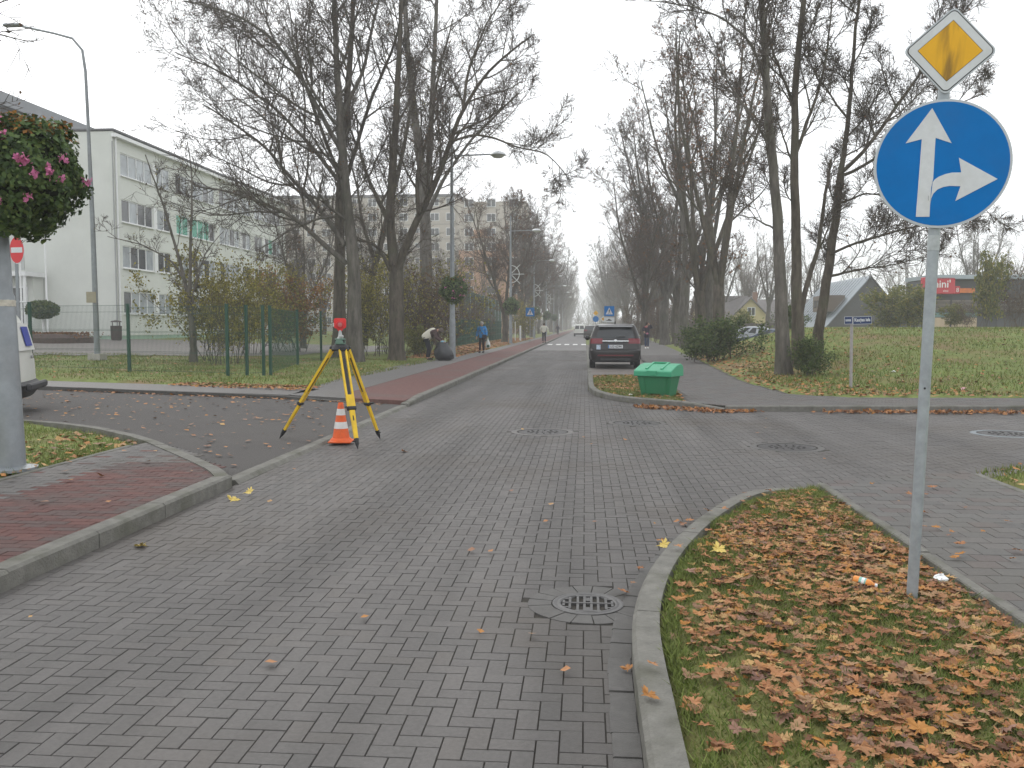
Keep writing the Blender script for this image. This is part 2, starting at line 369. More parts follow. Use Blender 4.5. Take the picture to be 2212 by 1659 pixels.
# kerbs: stones along a line
def resample(pts, step):
    pts = [Vector((p[0], p[1], p[2] if len(p) > 2 else 0)) for p in pts]; L = [0]
    for a, b in zip(pts, pts[1:]): L.append(L[-1]+(b-a).length)
    n = max(1, round(L[-1]/step)); out = []
    for k in range(n+1):
        s = L[-1]*k/n; i = 0
        while i < len(L)-2 and L[i+1] < s: i += 1
        t = (s-L[i])/max(L[i+1]-L[i], 1e-9); out.append(pts[i].lerp(pts[i+1], t))
    return out
def kerb(parent, pts, side, w, zt, step=1.0, m=None, name='kerb_stone', zb=-.15, ch=.02, gap=.006):
    sub = 5; q = resample(pts, step/sub); n = (len(q)-1)//sub
    for k in range(n):
        seg = q[k*sub:(k+1)*sub+1] if k < n-1 else q[k*sub:]
        mb = MB(); rings = []; jit = random.uniform(-.004, .004); off = random.uniform(-.003, .003)
        for i, p in enumerate(seg):
            t = (seg[min(i+1, len(seg)-1)]-seg[max(i-1, 0)]).normalized(); nrm = Vector((-t.y, t.x, 0))*side
            p = p.copy(); z = zt+p.z+jit; p.z = 0
            if i == 0: p += t*gap/2
            if i == len(seg)-1: p -= t*gap/2
            rings.append([p+nrm*(o+off)+Vector((0, 0, zz)) for o, zz in ((0, zb), (0, z-ch), (ch, z), (w, z), (w, zb))])
        o0 = seg[0].copy(); o0.z = 0
        vs = [v-o0 for r in rings for v in r]; K = len(rings)
        fs = [(i*5+j, i*5+j+1, (i+1)*5+j+1, (i+1)*5+j) for i in range(K-1) for j in range(4)]+[(0,1,2,3,4), tuple((K-1)*5+j for j in range(5))[::-1]]
        if side > 0: fs = [f[::-1] for f in fs]
        o = mb.add(vs, fs).build(name, m or M_kerb, parent); o.location = o0
kr = structure('kerb', 'raised concrete kerb between the road and the walks')
kerb(kr, [(-3.48,-3),(-3.48,8.45)], 1, .15, .125, 1.0)
kerb(kr, LC+[(-20,13)], 1, .15, .122, .7)
kerb(kr, [(-3.48,8.62),(-3.48,17.2)], 1, .17, .042, 1.0, ch=.04)
kerb(kr, [(-3.48,17.25,-.05),(-3.48,19,0),(-3.48,60,0)], 1, .15, .12, 1.0)
kerb(kr, [(-3.48,60),(-3.48,330)], 1, .15, .12, 27)
kerb(kr, [(-3.66,17.4,-.07),(-4.9,17.95,-.06),(-6.5,18.7,0),(-12.7,20.65,.02),(-30,26.3,.02)], 1, .12, .1, 1.0, m=mat('kerb_dark', (.075,.072,.066), .85, var=.3, scale=9, bump=.4, bscale=70))
kerb(kr, [(x, y, -.08*max(0, (x-1.5)/.75)) for x, y in RC], -1, .135, .125, .95)
kerb(kr, [(2.27,8.69),(3.86,9.35),(5.1,10.4),(7,11.2),(30,12.6)], -1, .12, .03, 1.0)
kerb(kr, [(.09,75,-.1),(.09,27.2,-.1)]+[(x, y, -.07*max(0, (x-1.9)/.7)) for x, y in FC], 1, .135, .12, 1.0)
kerb(kr, [(2.65,16.87,-.004),(4.3,16.92,-.004),(5.2,16.98,0),(8.6,17.28,0),(30,18.35,0)], 1, .12, .11, 1.0)
kerb(kr, [(2.2,-3),(2.2,8.55)], -1, .065, .115, 1.0, m=M_kerb, name='edging_stone', ch=.008)
kerb(kr, [(3.905,-3),(3.905,9.2)], -1, .065, .115, 1.0, name='edging_stone', ch=.008)
kerb(kr, [(-5.62,-3),(-5.62,10.6)], 1, .065, .115, 1.0, name='edging_stone', ch=.008)
# gutter stones beside the verge kerb
gs = structure('gutter', 'row of grey gutter stones along the verge kerb')
kerb(gs, offset(RC, -.112), -1, .108, .006, .2, m=mat('gutter_stone', (.092,.088,.083), .7, var=.22, scale=14, bump=.3, bscale=150, stain=(.06,.056,.05), stain_scale=1.5), name='gutter_stone', zb=-.02, ch=.005)

# walks
wl_ = structure('pavement', 'red block pavement beside the near kerb')
slab('bedding', WALK_L, -.2, .1015, M_joint, wl_)
q = trim(bond(WALK_L, 'running', .2, .1, margin=.1, ymin=1.0), -5.61, -3.63)
def redtint(Q, t): return t
grey = ((q[:, 0] < -5.05) | (q[:, 1] > 9.3)) & (rng.random(len(q)) < .9)
pavers(wl_, q[~grey], .108, M_redp, rng)
pavers(wl_, q[grey], .108, M_road, rng, near=0)
wr_ = structure('footpath', 'grey and reddish block footpath beside the leafy verge')
slab('bedding', WALK_R, -.2, .1015, M_joint, wr_)
pavers(wr_, trim(bond(WALK_R, 'running', .2, .165, margin=.1, ymin=1.5), 2.268, 3.9), .108, M_mixp, rng)
wf = structure('far_pavement', 'red and grey pavement running along the road past the trees')
slab('red_strip', [(-3.62,17.55),(-4.85,18.05),(-5.3,20),(-5.3,330),(-3.62,330)], -.1, .1, M_fred, wf)
slab('grey_strip', [(-4.87,18.05),(-6.4,18.8),(-6.6,20.6),(-7.0,25),(-7.1,37),(-6.3,43),(-6.05,60),(-6.05,330),(-5.32,330),(-5.32,20)], -.1, .1, M_fwalk, wf)
slab('side_pavement', WALK_SIDE, -.1, .1, M_fwalk, None, 'asphalt pavement strip along the side street by the fence')
rf = structure('right_footpath', 'grey block footpath leading past the green bin')
slab('bedding', WALK_RF, -.15, .0935, M_joint, rf)
pavers(rf, bond(WALK_RF, 'running', .2, .1, margin=.0, ymax=46), .1, M_mixp, rng, near=0)
slab('far_strip', [(2.7,46),(5.2,46),(5.8,60),(7,100),(7,330),(5,330),(4.8,100),(3.6,60)], -.1, .101, M_fwalk, rf)
slab('side_street', STREET, -.2, .028, M_asph, None, 'dark asphalt side street with scattered leaves')
slab('parking_bay', BAY, -.2, .02, mat('bay', (.13,.115,.105), .75, var=.25, scale=10, bump=.3, bscale=90, stain=(.1,.075,.055), stain_scale=.7), None, 'parking bay beside the road')

# grass sheets inside kerbs
def drape(name, poly, res, zf, m, label=None, parent=None):
    x0 = min(p[0] for p in poly); x1 = max(p[0] for p in poly); y0 = min(p[1] for p in poly); y1 = max(p[1] for p in poly)
    gx = np.arange(x0-res, x1+2*res, res); gy = np.arange(y0-res, y1+2*res, res); A, B = np.meshgrid(gx, gy); P = np.stack([A.ravel(), B.ravel()], 1)
    dd = sdist(P, poly).reshape(A.shape); id_ = np.arange(A.size).reshape(A.shape)
    f = np.stack([id_[:-1,:-1], id_[:-1,1:], id_[1:,1:], id_[1:,:-1]], -1).reshape(-1, 4); k = (dd.ravel()[f].min(1) < .01); f = f[k]
    z = zf(P[:, 0], P[:, 1], dd.ravel()); use, inv = np.unique(f, return_inverse=True)
    V = np.concatenate([P, z[:, None]], 1)[use]
    o = npmesh(name, V, inv.reshape(-1, 4), m, parent, smooth=True)
    if parent is None: tag(o, label, None, None, 'structure')
    return o
M_soil = mat('verge_soil', (.17,.175,.065), .95, var=.5, scale=8, bump=.8, bscale=45, spec=.1, stain=(.16,.11,.06), stain_scale=2.5, stain_amt=.8)
def isl_z(x, y, d): return np.where(d > -.03, .03, .095+.03*ss(-d/.5)+.012*np.sin(x*5+y*3)*np.sin(y*4.2))
drape('grass_verge', ISLAND, .09, isl_z, M_soil, 'leafy grass verge in front of the footpath')
drape('far_grass_verge', ISLAND_F, .13, isl_z, mat('island_grass', (.13,.13,.05), .95, var=.5, scale=6, bump=.8, bscale=40, spec=.1, stain=(.2,.125,.065), stain_scale=2.6, stain_amt=.9), 'small grass island with the green bin')
def over(x, y, d): return height(x, y)+.025
drape('schoolyard', [(-60,30),(-23,35),(-15.5,41),(-13,50),(-14,61),(-33,60.8),(-60,60.8)], 1.0, over, mat('yard', (.15,.135,.125), .85, var=.2, scale=3, bump=.2, bscale=50), 'paved schoolyard behind the green fence')
drape('yard_path', [(-14,51),(-9.6,49.5),(-9.6,51.2),(-14,53.2)], .5, over, M_fwalk, 'narrow path crossing the lawn behind the fence')
# painted crossing
zb = structure('crossing', 'white painted zebra crossing far down the road')
for k in range(5):
    MB().box((-3.0+k*.72, 76.5, .005), (.4, 3.4, .006)).build('marking', mat('white_paint', (.72,.72,.7), .6, var=.15, scale=6), zb)

# manholes and drain
M_iron = mat('cast_iron', (.042,.039,.038), .5, var=.25, scale=30, bump=.3, bscale=120, metal=.3, spec=.4)
M_ring = mat('collar_concrete', (.135,.128,.122), .75, var=.25, scale=12, bump=.3, bscale=90)
def wedge_ring(mb, r0, r1, n, z0, z1, gap=.004, a0=0):
    for k in range(n):
        a, b = a0+2*math.pi*k/n+gap/r1, a0+2*math.pi*(k+1)/n-gap/r1; c = (a+b)/2
        pl = [(r0*math.cos(t), r0*math.sin(t)) for t in (a, c, b)]+[(r1*math.cos(t), r1*math.sin(t)) for t in (b, c, a)]
        yield pl
def manhole(p, label, r, collar, mcol, zc=.002):
    t = thing('manhole_cover', label, 'manhole cover', (p.x, p.y, 0), group='manhole covers in the road')
    b = MB(); b.lathe([(.478, -.05), (.478, 0.0), (.47, .004), (r+.02, .004), (r+.02, -.05)], 40, cap=False); b.build('collar', mcol, t)
    c = MB(); c.lathe([(r, -.05), (r, zc), (r-.015, zc+.004), (r-.03, zc+.004), (r-.035, zc), (.02, zc), (.001, zc)], 40, cap=False)
    for ring in (.08, .15, .22):
        n = int(ring*60)
        for k in range(n):
            a = 2*math.pi*k/n; c.box((ring*math.cos(a), ring*math.sin(a), zc+.003), (.035, .02, .006), a)
    c.build('cover', M_iron, t); return t
M_blue_ring = mat('pale_collar', (.18,.2,.21), .7, var=.2, scale=10)
for p, lb, mc in ((MH[0], 'round manhole cover in mid road, closest to the yellow tripod', M_ring), (MH[1], 'dark round manhole cover in front of the green bin', MATS['gutter_stone']),
                  (MH[2], 'round manhole cover left of the sign pole at the side road mouth', MATS['gutter_stone']), (MH[3], 'manhole cover with pale ring at the picture edge behind the sign pole', M_blue_ring)):
    manhole(p, lb, .37, None, mc)
dt = thing('drain_cover', 'round slotted drain grate ringed by wedge stones beside the verge kerb', 'drain grate', (DRAIN.x, DRAIN.y, .001)); dt.scale = (.9, .9, .9)
for i, pl in enumerate(wedge_ring(None, .235, .385, 17, 0, 0)):
    b = MB(); b.prism(pl, -.03, .003+random.uniform(-.002, .002)); b.build('collar_stone', MATS['gutter_stone'], dt)
b = MB(); b.lathe([(.228,-.05),(.228,.006),(.215,.009),(.205,.004),(.195,.004),(.188,.009),(.178,.009),(.172,.003),(.165,-.012),(.165,-.05)], 44, cap=False); b.build('frame', mat('drain_iron', (.1,.097,.095), .5, var=.2, scale=30, metal=.3), dt, smooth=50)
b = MB(); b.lathe([(.17,-.1),(.01,-.1)], 24, cap=True); b.build('pit', mat('pit', (.006,.006,.006), 1), dt)
b = MB(); bw = .016
for xx in (-.155,-.115,-.065,-.022,.022,.065,.115,.155):
    hy = math.sqrt(max(.165**2-xx*xx, .0004))*.98; b.box((xx, 0, -.004), (bw, hy*2, .02))
b.box((0, 0, -.002), (.325, .018, .021)); 
for s_ in (-1, 1): b.box((0, s_*.115, -.006), (.044, .1, .012)); b.box((0, s_*.15, -.003), (.16, .02, .02)); b.box((s_*.13, s_*.085, -.003), (.05, .018, .02)); b.box((-s_*.13, s_*.085, -.003), (.05, .018, .02))
b.build('grate', MATS['drain_iron'], dt)

# ------------------------------------------------------------------ scatter: leaves and grass
LEAF_RAMP = [(.085,.043,.026),(.22,.098,.045),(.33,.15,.068),(.37,.185,.085),(.38,.17,.035),(.23,.13,.095),(.45,.28,.11),(.15,.08,.06)]
M_leaf = mat('fallen_leaf', (.3,.15,.08), .75, var=.25, scale=30, spec=.25, ramp=LEAF_RAMP, tint='tint')
M_leafy = mat('yellow_leaf', (.55,.42,.12), .7, var=.2, scale=30, spec=.25)
HALF = [(0,1),(.10,.68),(.30,.74),(.25,.44),(.55,.58),(.92,.44),(.68,.24),(.80,.02),(.44,.04),(.50,-.24),(.22,-.2),(.05,-.28)]
OUT = np.array([(x, y) for x, y in HALF]+[(.02,-.75),(-.02,-.75)]+[(-x, y) for x, y in HALF[::-1][:-1]])
def leaf_shape(rg):
    o = OUT*rg.uniform(.9, 1.1, (len(OUT), 1)); cu = rg.uniform(-.12, .22); fold = rg.uniform(-.12, .2); r = np.hypot(o[:, 0], o[:, 1])
    z = cu*r*r+fold*np.abs(o[:, 0])+rg.normal(0, .07, len(o)); z[12:14] = z[11]
    V = np.concatenate([np.array([[0, .1, 0]]), np.stack([o[:, 0], o[:, 1], z], 1)]); n = len(o)
    F = np.stack([np.zeros(n, int), 1+np.arange(n), 1+(np.arange(n)+1) % n], 1)
    return V, F[:, [0, 2, 1]]
rgl = np.random.default_rng(11); SHAPES = [leaf_shape(rgl) for _ in range(10)]
def rotm(a, tx, ty):
    ca, sa = np.cos(a), np.sin(a); z = np.zeros_like(a); o = z+1
    A = np.stack([np.stack([ca,-sa,z], -1), np.stack([sa,ca,z], -1), np.stack([z,z,o], -1)], -2)
    B = np.stack([np.stack([o,z,z], -1), np.stack([z,np.cos(tx),-np.sin(tx)], -1), np.stack([z,np.sin(tx),np.cos(tx)], -1)], -2)
    D = np.stack([np.stack([np.cos(ty),z,np.sin(ty)], -1), np.stack([z,o,z], -1), np.stack([-np.sin(ty),z,np.cos(ty)], -1)], -2)
    return A@B@D
def scatter_leaves(name, P, z, size, m, rg, label=None, cat=None, parent=None, tilt=.35, simple=False, tmin=0, tmax=1):
    n = len(P); s = rg.uniform(.45, 1.4, n)*size; M = rotm(rg.uniform(0, 6.283, n), rg.normal(0, tilt, n), rg.normal(0, tilt, n))
    Vs, Fs, Ts = [], [], []; off = 0; t = rg.uniform(tmin, tmax, n)
    w = rg.integers(0, len(SHAPES), n)
    for k, (V, Fk) in enumerate(SHAPES):
        i = np.nonzero(w == k)[0]
        if not len(i): continue
        if simple: V = np.array([(-.6,-.5,0),(.5,-.6,.1),(.65,.5,.05),(-.5,.75,.15)]); Fk = np.array([[0,1,2],[0,2,3]])
        W = np.einsum('nij,vj->nvi', M[i], V)*s[i, None, None]; W[..., 0] += P[i, 0, None]; W[..., 1] += P[i, 1, None]; W[..., 2] += z[i, None]
        Vs.append(W.reshape(-1, 3)); Fs.append((np.arange(len(i))[:, None, None]*len(V)+Fk+off).reshape(-1, 3)); Ts.append(np.repeat(t[i], len(Fk))); off += len(i)*len(V)
    o = npmesh(name, np.concatenate(Vs), np.concatenate(Fs), m, parent, tint=np.concatenate(Ts))
    return tag(o, label, cat, None, 'stuff')
def sample(poly, n, rg, dens=None):
    x0 = min(p[0] for p in poly); x1 = max(p[0] for p in poly); y0 = min(p[1] for p in poly); y1 = max(p[1] for p in poly); out = np.zeros((0, 2))
    while len(out) < n:
        P = rg.uniform((x0, y0), (x1, y1), (n*3, 2)); P = P[pip(P, poly)]
        if dens is not None: P = P[rg.random(len(P)) < dens(P[:, 0], P[:, 1])]
        out = np.concatenate([out, P])
    return out[:n]
def patchy(f, lo, hi):
    def g_(x, y):
        v = np.sin(x*f+1.1)*np.sin(y*f*.8+.4)+.6*np.sin(x*f*2.3+y*f*1.1)+.4*np.sin(y*f*3.1-x*f*1.7)
        return np.clip(lo+(hi-lo)*(v+1.2)/2.4, 0, 1)
    return g_
rg = np.random.default_rng(21)
isl_in = [(.42,2.2),(2.15,2.2),(2.15,8.4),(1.85,8.15),(1.47,7.7),(1.05,6.8),(.69,5.8),(.5,4.93),(.42,4.2)]
def isl_top(P): return isl_z(P[:, 0], P[:, 1], sdist(P, ISLAND))
def islf_top(P): return isl_z(P[:, 0], P[:, 1], sdist(P, ISLAND_F))
dens = patchy(2.2, .38, .95)
dd_ = lambda x, y: dens(x, y)*np.clip((x-.3)/.7, .12, 1)*np.clip((8.6-y)/1.5, .15, 1)
P = sample(isl_in, 3700, rg, dd_)
scatter_leaves('leaves', P, isl_top(P)+rg.uniform(.012, .035, len(P)), .041, M_leaf, rg, 'carpet of brown fallen maple leaves over the grass verge', 'leaves', tilt=.13)
# the leaves that show largest: each its own
leafm = []
for k in range(16):
    V, Fk = SHAPES[k % 10]; leafm.append(npmesh('maple_leaf', V, Fk, M_leaf, tint=[(k*5 % 16+.5)/16]*len(Fk), obj=False))
P = sample([(.5,2.9),(2.1,2.9),(2.1,6.2),(.75,6.2),(.5,4.9)], 296, rg, dd_); zt = isl_top(P)
for k in range(len(P)):
    o = bpy.data.objects.new('maple_leaf', random.choice(leafm)); s = random.uniform(.036, .062); o.scale = (s, s, s)
    o.location = (P[k, 0], P[k, 1], zt[k]+random.uniform(.025, .042)); o.rotation_euler = (random.gauss(0, .11), random.gauss(0, .11), random.uniform(0, 6.28)); link(o)
    tag(o, 'brown fallen maple leaf on the near grass verge', 'leaf', 'fallen maple leaves on the near verge')
yl = [(502,1082,0,'small pale yellow leaf on the road against the low kerb end'),(535,1065,.04,'pale yellow leaf lying on the low kerb'),(1548,1190,.15,'round yellow leaf on the verge grass near the kerb'),
      (1430,1180,0,'pale curled leaf on the road beside the curved kerb'),(308,1182,0,'yellow leaf on the road below the near left kerb'),(875,977,0,'brown leaf alone on the road right of the tripod')]
for px, py, z, lb in yl:
    p = G(px, py, z); o = bpy.data.objects.new('leaf', npmesh('leaf', SHAPES[3][0], SHAPES[3][1], M_leafy if 'yellow' in lb or 'pale' in lb else M_leaf, tint=[.35]*len(SHAPES[3][1]), obj=False)); o.location = p+Vector((0,0,.012)); o.scale = (.07,)*3
    o.rotation_euler = (.2, .3, random.uniform(0, 6)); link(o); tag(o, lb, 'leaf')

def blades(name, P, z, hmean, w, m, rg, label, parent=None, lean=.5):
    n = len(P); h = hmean*rg.uniform(.4, 1.4, n); a = rg.uniform(0, 6.283, n); ux, uy = np.cos(a)*w, np.sin(a)*w
    lx, ly = rg.normal(0, lean, n)*h, rg.normal(0, lean, n)*h; V = np.zeros((n, 3, 3))
    V[:, 0] = np.stack([P[:, 0]-ux, P[:, 1]-uy, z-.01], 1); V[:, 1] = np.stack([P[:, 0]+ux, P[:, 1]+uy, z-.01], 1)
    V[:, 2] = np.stack([P[:, 0]+lx, P[:, 1]+ly, z+h], 1)
    o = npmesh(name, V, np.arange(n*3).reshape(-1, 3), m, parent, tint=rg.random(n)); return tag(o, label, 'grass', None, 'stuff')
GR = [(.075,.105,.026),(.115,.165,.036),(.155,.205,.046),(.19,.2,.065),(.25,.21,.1)]
M_grass = mat('grass_blade', (.1,.14,.03), .8, spec=.2, ramp=GR, tint='tint', transl=.25)
gd = patchy(1.7, .25, 1.1)
P = sample(isl_in, 34000, rg, gd)
blades('grass', P, isl_top(P), .042, .0045, M_grass, rg, 'short green grass between the fallen leaves on the near verge', lean=.9)
edge = [(.36,2.2),(.46,2.2),(.46,4.2),(.54,4.93),(.75,5.8),(1.1,6.8),(1.52,7.65),(1.46,7.72),(1.02,6.83),(.66,5.83),(.46,4.95),(.36,4.2)]
P = sample(edge, 5200, rg, patchy(4, .1, 1)); blades('kerb_grass', P, isl_top(P)+.02, .028, .004, mat('moss_grass', (.15,.19,.04), .9, ramp=[(.1,.13,.03),(.18,.22,.05)], tint='tint'), rg, 'mossy green fringe along the verge kerb', lean=.8)
P = sample(ISLAND_F, 9000, rg, gd); blades('far_verge_grass', P, islf_top(P), .05, .009, M_grass, rg, 'short grass on the small island round the green bin')
fieldp = [(5,19.6),(9,19.7),(40,21),(60,45),(9,45),(6.5,40),(5.5,32),(4.8,24)]
P = sample(fieldp, 52000, rg, lambda x, y: np.clip(22/y, 0, 1)**1.5*patchy(.5, .35, 1)(x, y)); blades('field_grass', P, height(P[:, 0], P[:, 1]), .09, .017, M_grass, rg, 'rough grass on the rising field behind the street name sign')
lfp = [(-6.6,20.8),(-12.7,22.8),(-30,28.5),(-30,34),(-15,40),(-6.4,40)]
P = sample(lfp, 26000, rg, patchy(.9, .2, 1)); blades('lawn_grass', P, height(P[:, 0], P[:, 1]), .07, .014, M_grass, rg, 'thin grass strip along the green fence')
P = sample([(4,7.5),(7.5,7.5),(8.5,11.3),(7,11),(5.1,10.2),(4,9.4)], 9000, rg, patchy(1.6, .2, 1)); blades('corner_turf', P, height(P[:, 0], P[:, 1]), .05, .006, M_grass, rg, 'grass corner at the picture edge beyond the footpath')
P = sample([(-9,8),(-5.7,8),(-5.7,10.9),(-7,11.9),(-9,13.2)], 9000, rg, patchy(1.9, .1, 1)); blades('corner_grass', P, height(P[:, 0], P[:, 1]), .05, .006, M_grass, rg, 'grass patch round the lamp post with flowers')
# leaf litter elsewhere
def litter(name, poly, n, size, label, zf=None, dens=None, simple=True, tmin=0, tmax=1, tilt=.25):
    P = sample(poly, n, rg, dens); z = (zf(P) if zf else height(P[:, 0], P[:, 1]))+.02
    return scatter_leaves(name, P, z, size, M_leaf, rg, label, 'leaves', simple=simple, tilt=tilt, tmin=tmin, tmax=tmax)
litter('street_leaves', [(-3.7,9),(-6.2,12),(-8.3,13.5),(-13,14),(-13,20.3),(-6.5,18.4),(-3.7,17)], 430, .045, 'scattered small leaves on the asphalt side street', lambda P: np.full(len(P), .03), tmin=.3, tmax=.85, tilt=.12)
litter('gutter_leaves', [(-12.7,20.2),(-6.5,18.3),(-4,17.2),(-4,17.5),(-6.5,18.66),(-12.7,20.6)], 260, .045, 'line of leaves along the far side street kerb', lambda P: np.full(len(P), .03), tmin=.2, tmax=.8)
litter('bin_leaves', [(1.0,18.1),(1.9,17.4),(2.5,16.85),(3.4,16.8),(2.4,16.3),(.9,17.4)], 380, .05, 'drift of brown leaves in the gutter below the green bin', lambda P: np.full(len(P), .005), patchy(1.6, .0, 1), False, 0, .8, .4)
litter('kerb_leaves', [(3.6,16.5),(9,16.55),(14,16.8),(14,17.5),(8.6,17.2),(4.3,16.86)], 1300, .05, 'drift of leaves along the far kerb of the side road', lambda P: np.full(len(P), .01), patchy(1.1, .05, 1), False, 0, .8, .4)
litter('island_leaves', ISLAND_F, 1100, .05, 'leaves on the small grass island', islf_top, patchy(1.5, .1, 1), True, .1, .8, .2)
litter('field_leaves', fieldp, 4200, .055, 'leaves strewn over the rising grass field', dens=lambda x, y: np.clip(1.3-(x-4)/7, .13, 1)*np.clip(30/y, 0, 1), tmin=.2)
litter('path_edge_leaves', [(4.35,20),(5.2,19.3),(10,19.4),(14,19.7),(14,21),(7,21),(6,24),(7,34),(8,44),(5.2,44),(4.7,32),(4.3,24)], 2600, .055, 'band of leaves along the footpath edge', tmin=.2)
litter('fence_leaves', [(-6.5,19.9),(-10.5,21.5),(-10.5,22.6),(-6.4,21.4)], 900, .05, 'brown leaf band beside the asphalt pavement', tmin=.05, tmax=.8)
litter('lawn_leaves', lfp, 900, .05, 'leaves on the lawn near the fence', tmin=.2)
litter('raked_leaves', [(-6.15,40),(-6.15,110),(-9.2,110),(-9.4,62),(-8.5,40)], 6500, .09, 'rust coloured leaves covering the ground under the trees', tmin=.15, tmax=.75)
litter('pavement_leaves', [(-5.5,4),(-3.7,4),(-3.7,8.3),(-4.6,9.7),(-5.6,10.8)], 26, .045, 'few leaves on the red pavement', lambda P: np.full(len(P), .11), tmin=.3, tmax=.85, tilt=.15)
litter('pole_leaves', [(-9,8.2),(-5.7,8.2),(-5.7,10.9),(-7,11.8)], 420, .05, 'leaves in the grass round the lamp post', tmin=.2)
litter('road_leaves', [(-3.3,3.4),(.0,3.4),(.6,7),(3,9.5),(4,16),(0,20),(-3.3,20)], 40, .03, 'few leaves on the block road', lambda P: np.full(len(P), .004), tmin=.3, tmax=.85, tilt=.15)
litter('stray_leaves', [(.1,3.2),(.5,3.2),(.5,4.6),(.95,6.4),(1.9,8.2),(1.5,8.4),(.6,7),(.1,5)], 26, .04, 'stray leaves on the verge kerb and gutter', lambda P: np.where(sdist(P, ROAD) < 0, .008, .135), None, False, .2, .8, .15)
litter('footpath_leaves', [(2.25,4.5),(3.1,4.5),(3.6,8.5),(2.4,8.5)], 26, .04, 'stray leaves on the footpath edge', lambda P: np.full(len(P), .115), lambda x, y: np.clip(1.2-(x-2.25)*1.2, .1, 1), False, .2, .8, .15)
litter('corner_leaves', [(4,7.5),(7.5,7.5),(8.5,11.3),(7,11),(5.1,10.2),(4,9.4)], 260, .05, 'leaves on the grass corner at the picture edge', tmin=.2)

# ------------------------------------------------------------------ trees
def nrm(a): return a/np.maximum(np.linalg.norm(a, axis=-1, keepdims=True), 1e-9)
def tubes(P, Rd, Sn):
    N, K, _ = P.shape; T = np.empty_like(P); T[:, 1:-1] = P[:, 2:]-P[:, :-2]; T[:, 0] = P[:, 1]-P[:, 0]; T[:, -1] = P[:, -1]-P[:, -2]; T = nrm(T)
    md = nrm(P[:, -1]-P[:, 0]); ref = np.where((np.abs(md[:, 2]) < .8)[:, None], np.array([0,0,1.]), np.array([1.,0,0]))[:, None, :]
    U = nrm(np.cross(T, ref)); W = np.cross(T, U); a = 2*np.pi*np.arange(Sn)/Sn
    V = P[:, :, None]+(U[:, :, None]*np.cos(a)[None, None, :, None]+W[:, :, None]*np.sin(a)[None, None, :, None])*Rd[:, :, None, None]
    b = (np.arange(N)[:, None, None]*K+np.arange(K-1)[None, :, None])*Sn; j = np.arange(Sn)[None, None]; j2 = (j+1) % Sn
    F = np.stack([b+j, b+j2, b+Sn+j2, b+Sn+j], -1).reshape(-1, 4)
    return V.reshape(-1, 3), F
class Soup:
    def __init__(s): s.V = []; s.F = []; s.n = 0
    def add(s, V, F): s.V.append(V); s.F.append(F+s.n); s.n += len(V)
    def get(s): return np.concatenate(s.V), np.concatenate(s.F)
def spawn(rg, P, Rd, M, t0, amin, amax, lmin, lmax, rfac, up=0.0, flat=1.0, t1=1.0, plen=None):
    N, K, _ = P.shape; t = t0+(t1-t0)*(np.arange(M)[None]+rg.random((N, M)))/M; s = np.clip(t*(K-1), 0, K-1.001); i = s.astype(int); f = (s-i)[..., None]; n = np.arange(N)[:, None]
    A = P[n, i]; B = P[n, i+1]; pos = A+(B-A)*f; T = nrm(B-A); r = Rd[n, i]*(1-f[..., 0])+Rd[n, i+1]*f[..., 0]
    q = rg.normal(size=T.shape); q[..., 2] = q[..., 2]*flat+up; q = nrm(q-T*(q*T).sum(-1, keepdims=True)); a = rg.uniform(amin, amax, (N, M))[..., None]
    D = nrm(T*np.cos(a)+q*np.sin(a)); L = (np.linalg.norm(np.diff(P, axis=1), axis=-1).sum(1) if plen is None else plen)[:, None]
    ln = L*rg.uniform(lmin, lmax, (N, M))*(1.08-.5*t); return pos.reshape(-1, 3), D.reshape(-1, 3), ln.ravel(), np.minimum(r.ravel()*rfac, np.maximum(ln.ravel()*.017, .005))
def grow(rg, p, d, L, r, K, wander, up, tip=.35):
    P = [p]; st = (L/(K-1))[:, None]
    for k in range(K-1):
        d = nrm(d+rg.normal(0, wander, d.shape)+np.array([0, 0, up])); P.append(P[-1]+d*st)
    return np.stack(P, 1), r[:, None]*(1-np.linspace(0, 1, K)[None]*(1-tip))
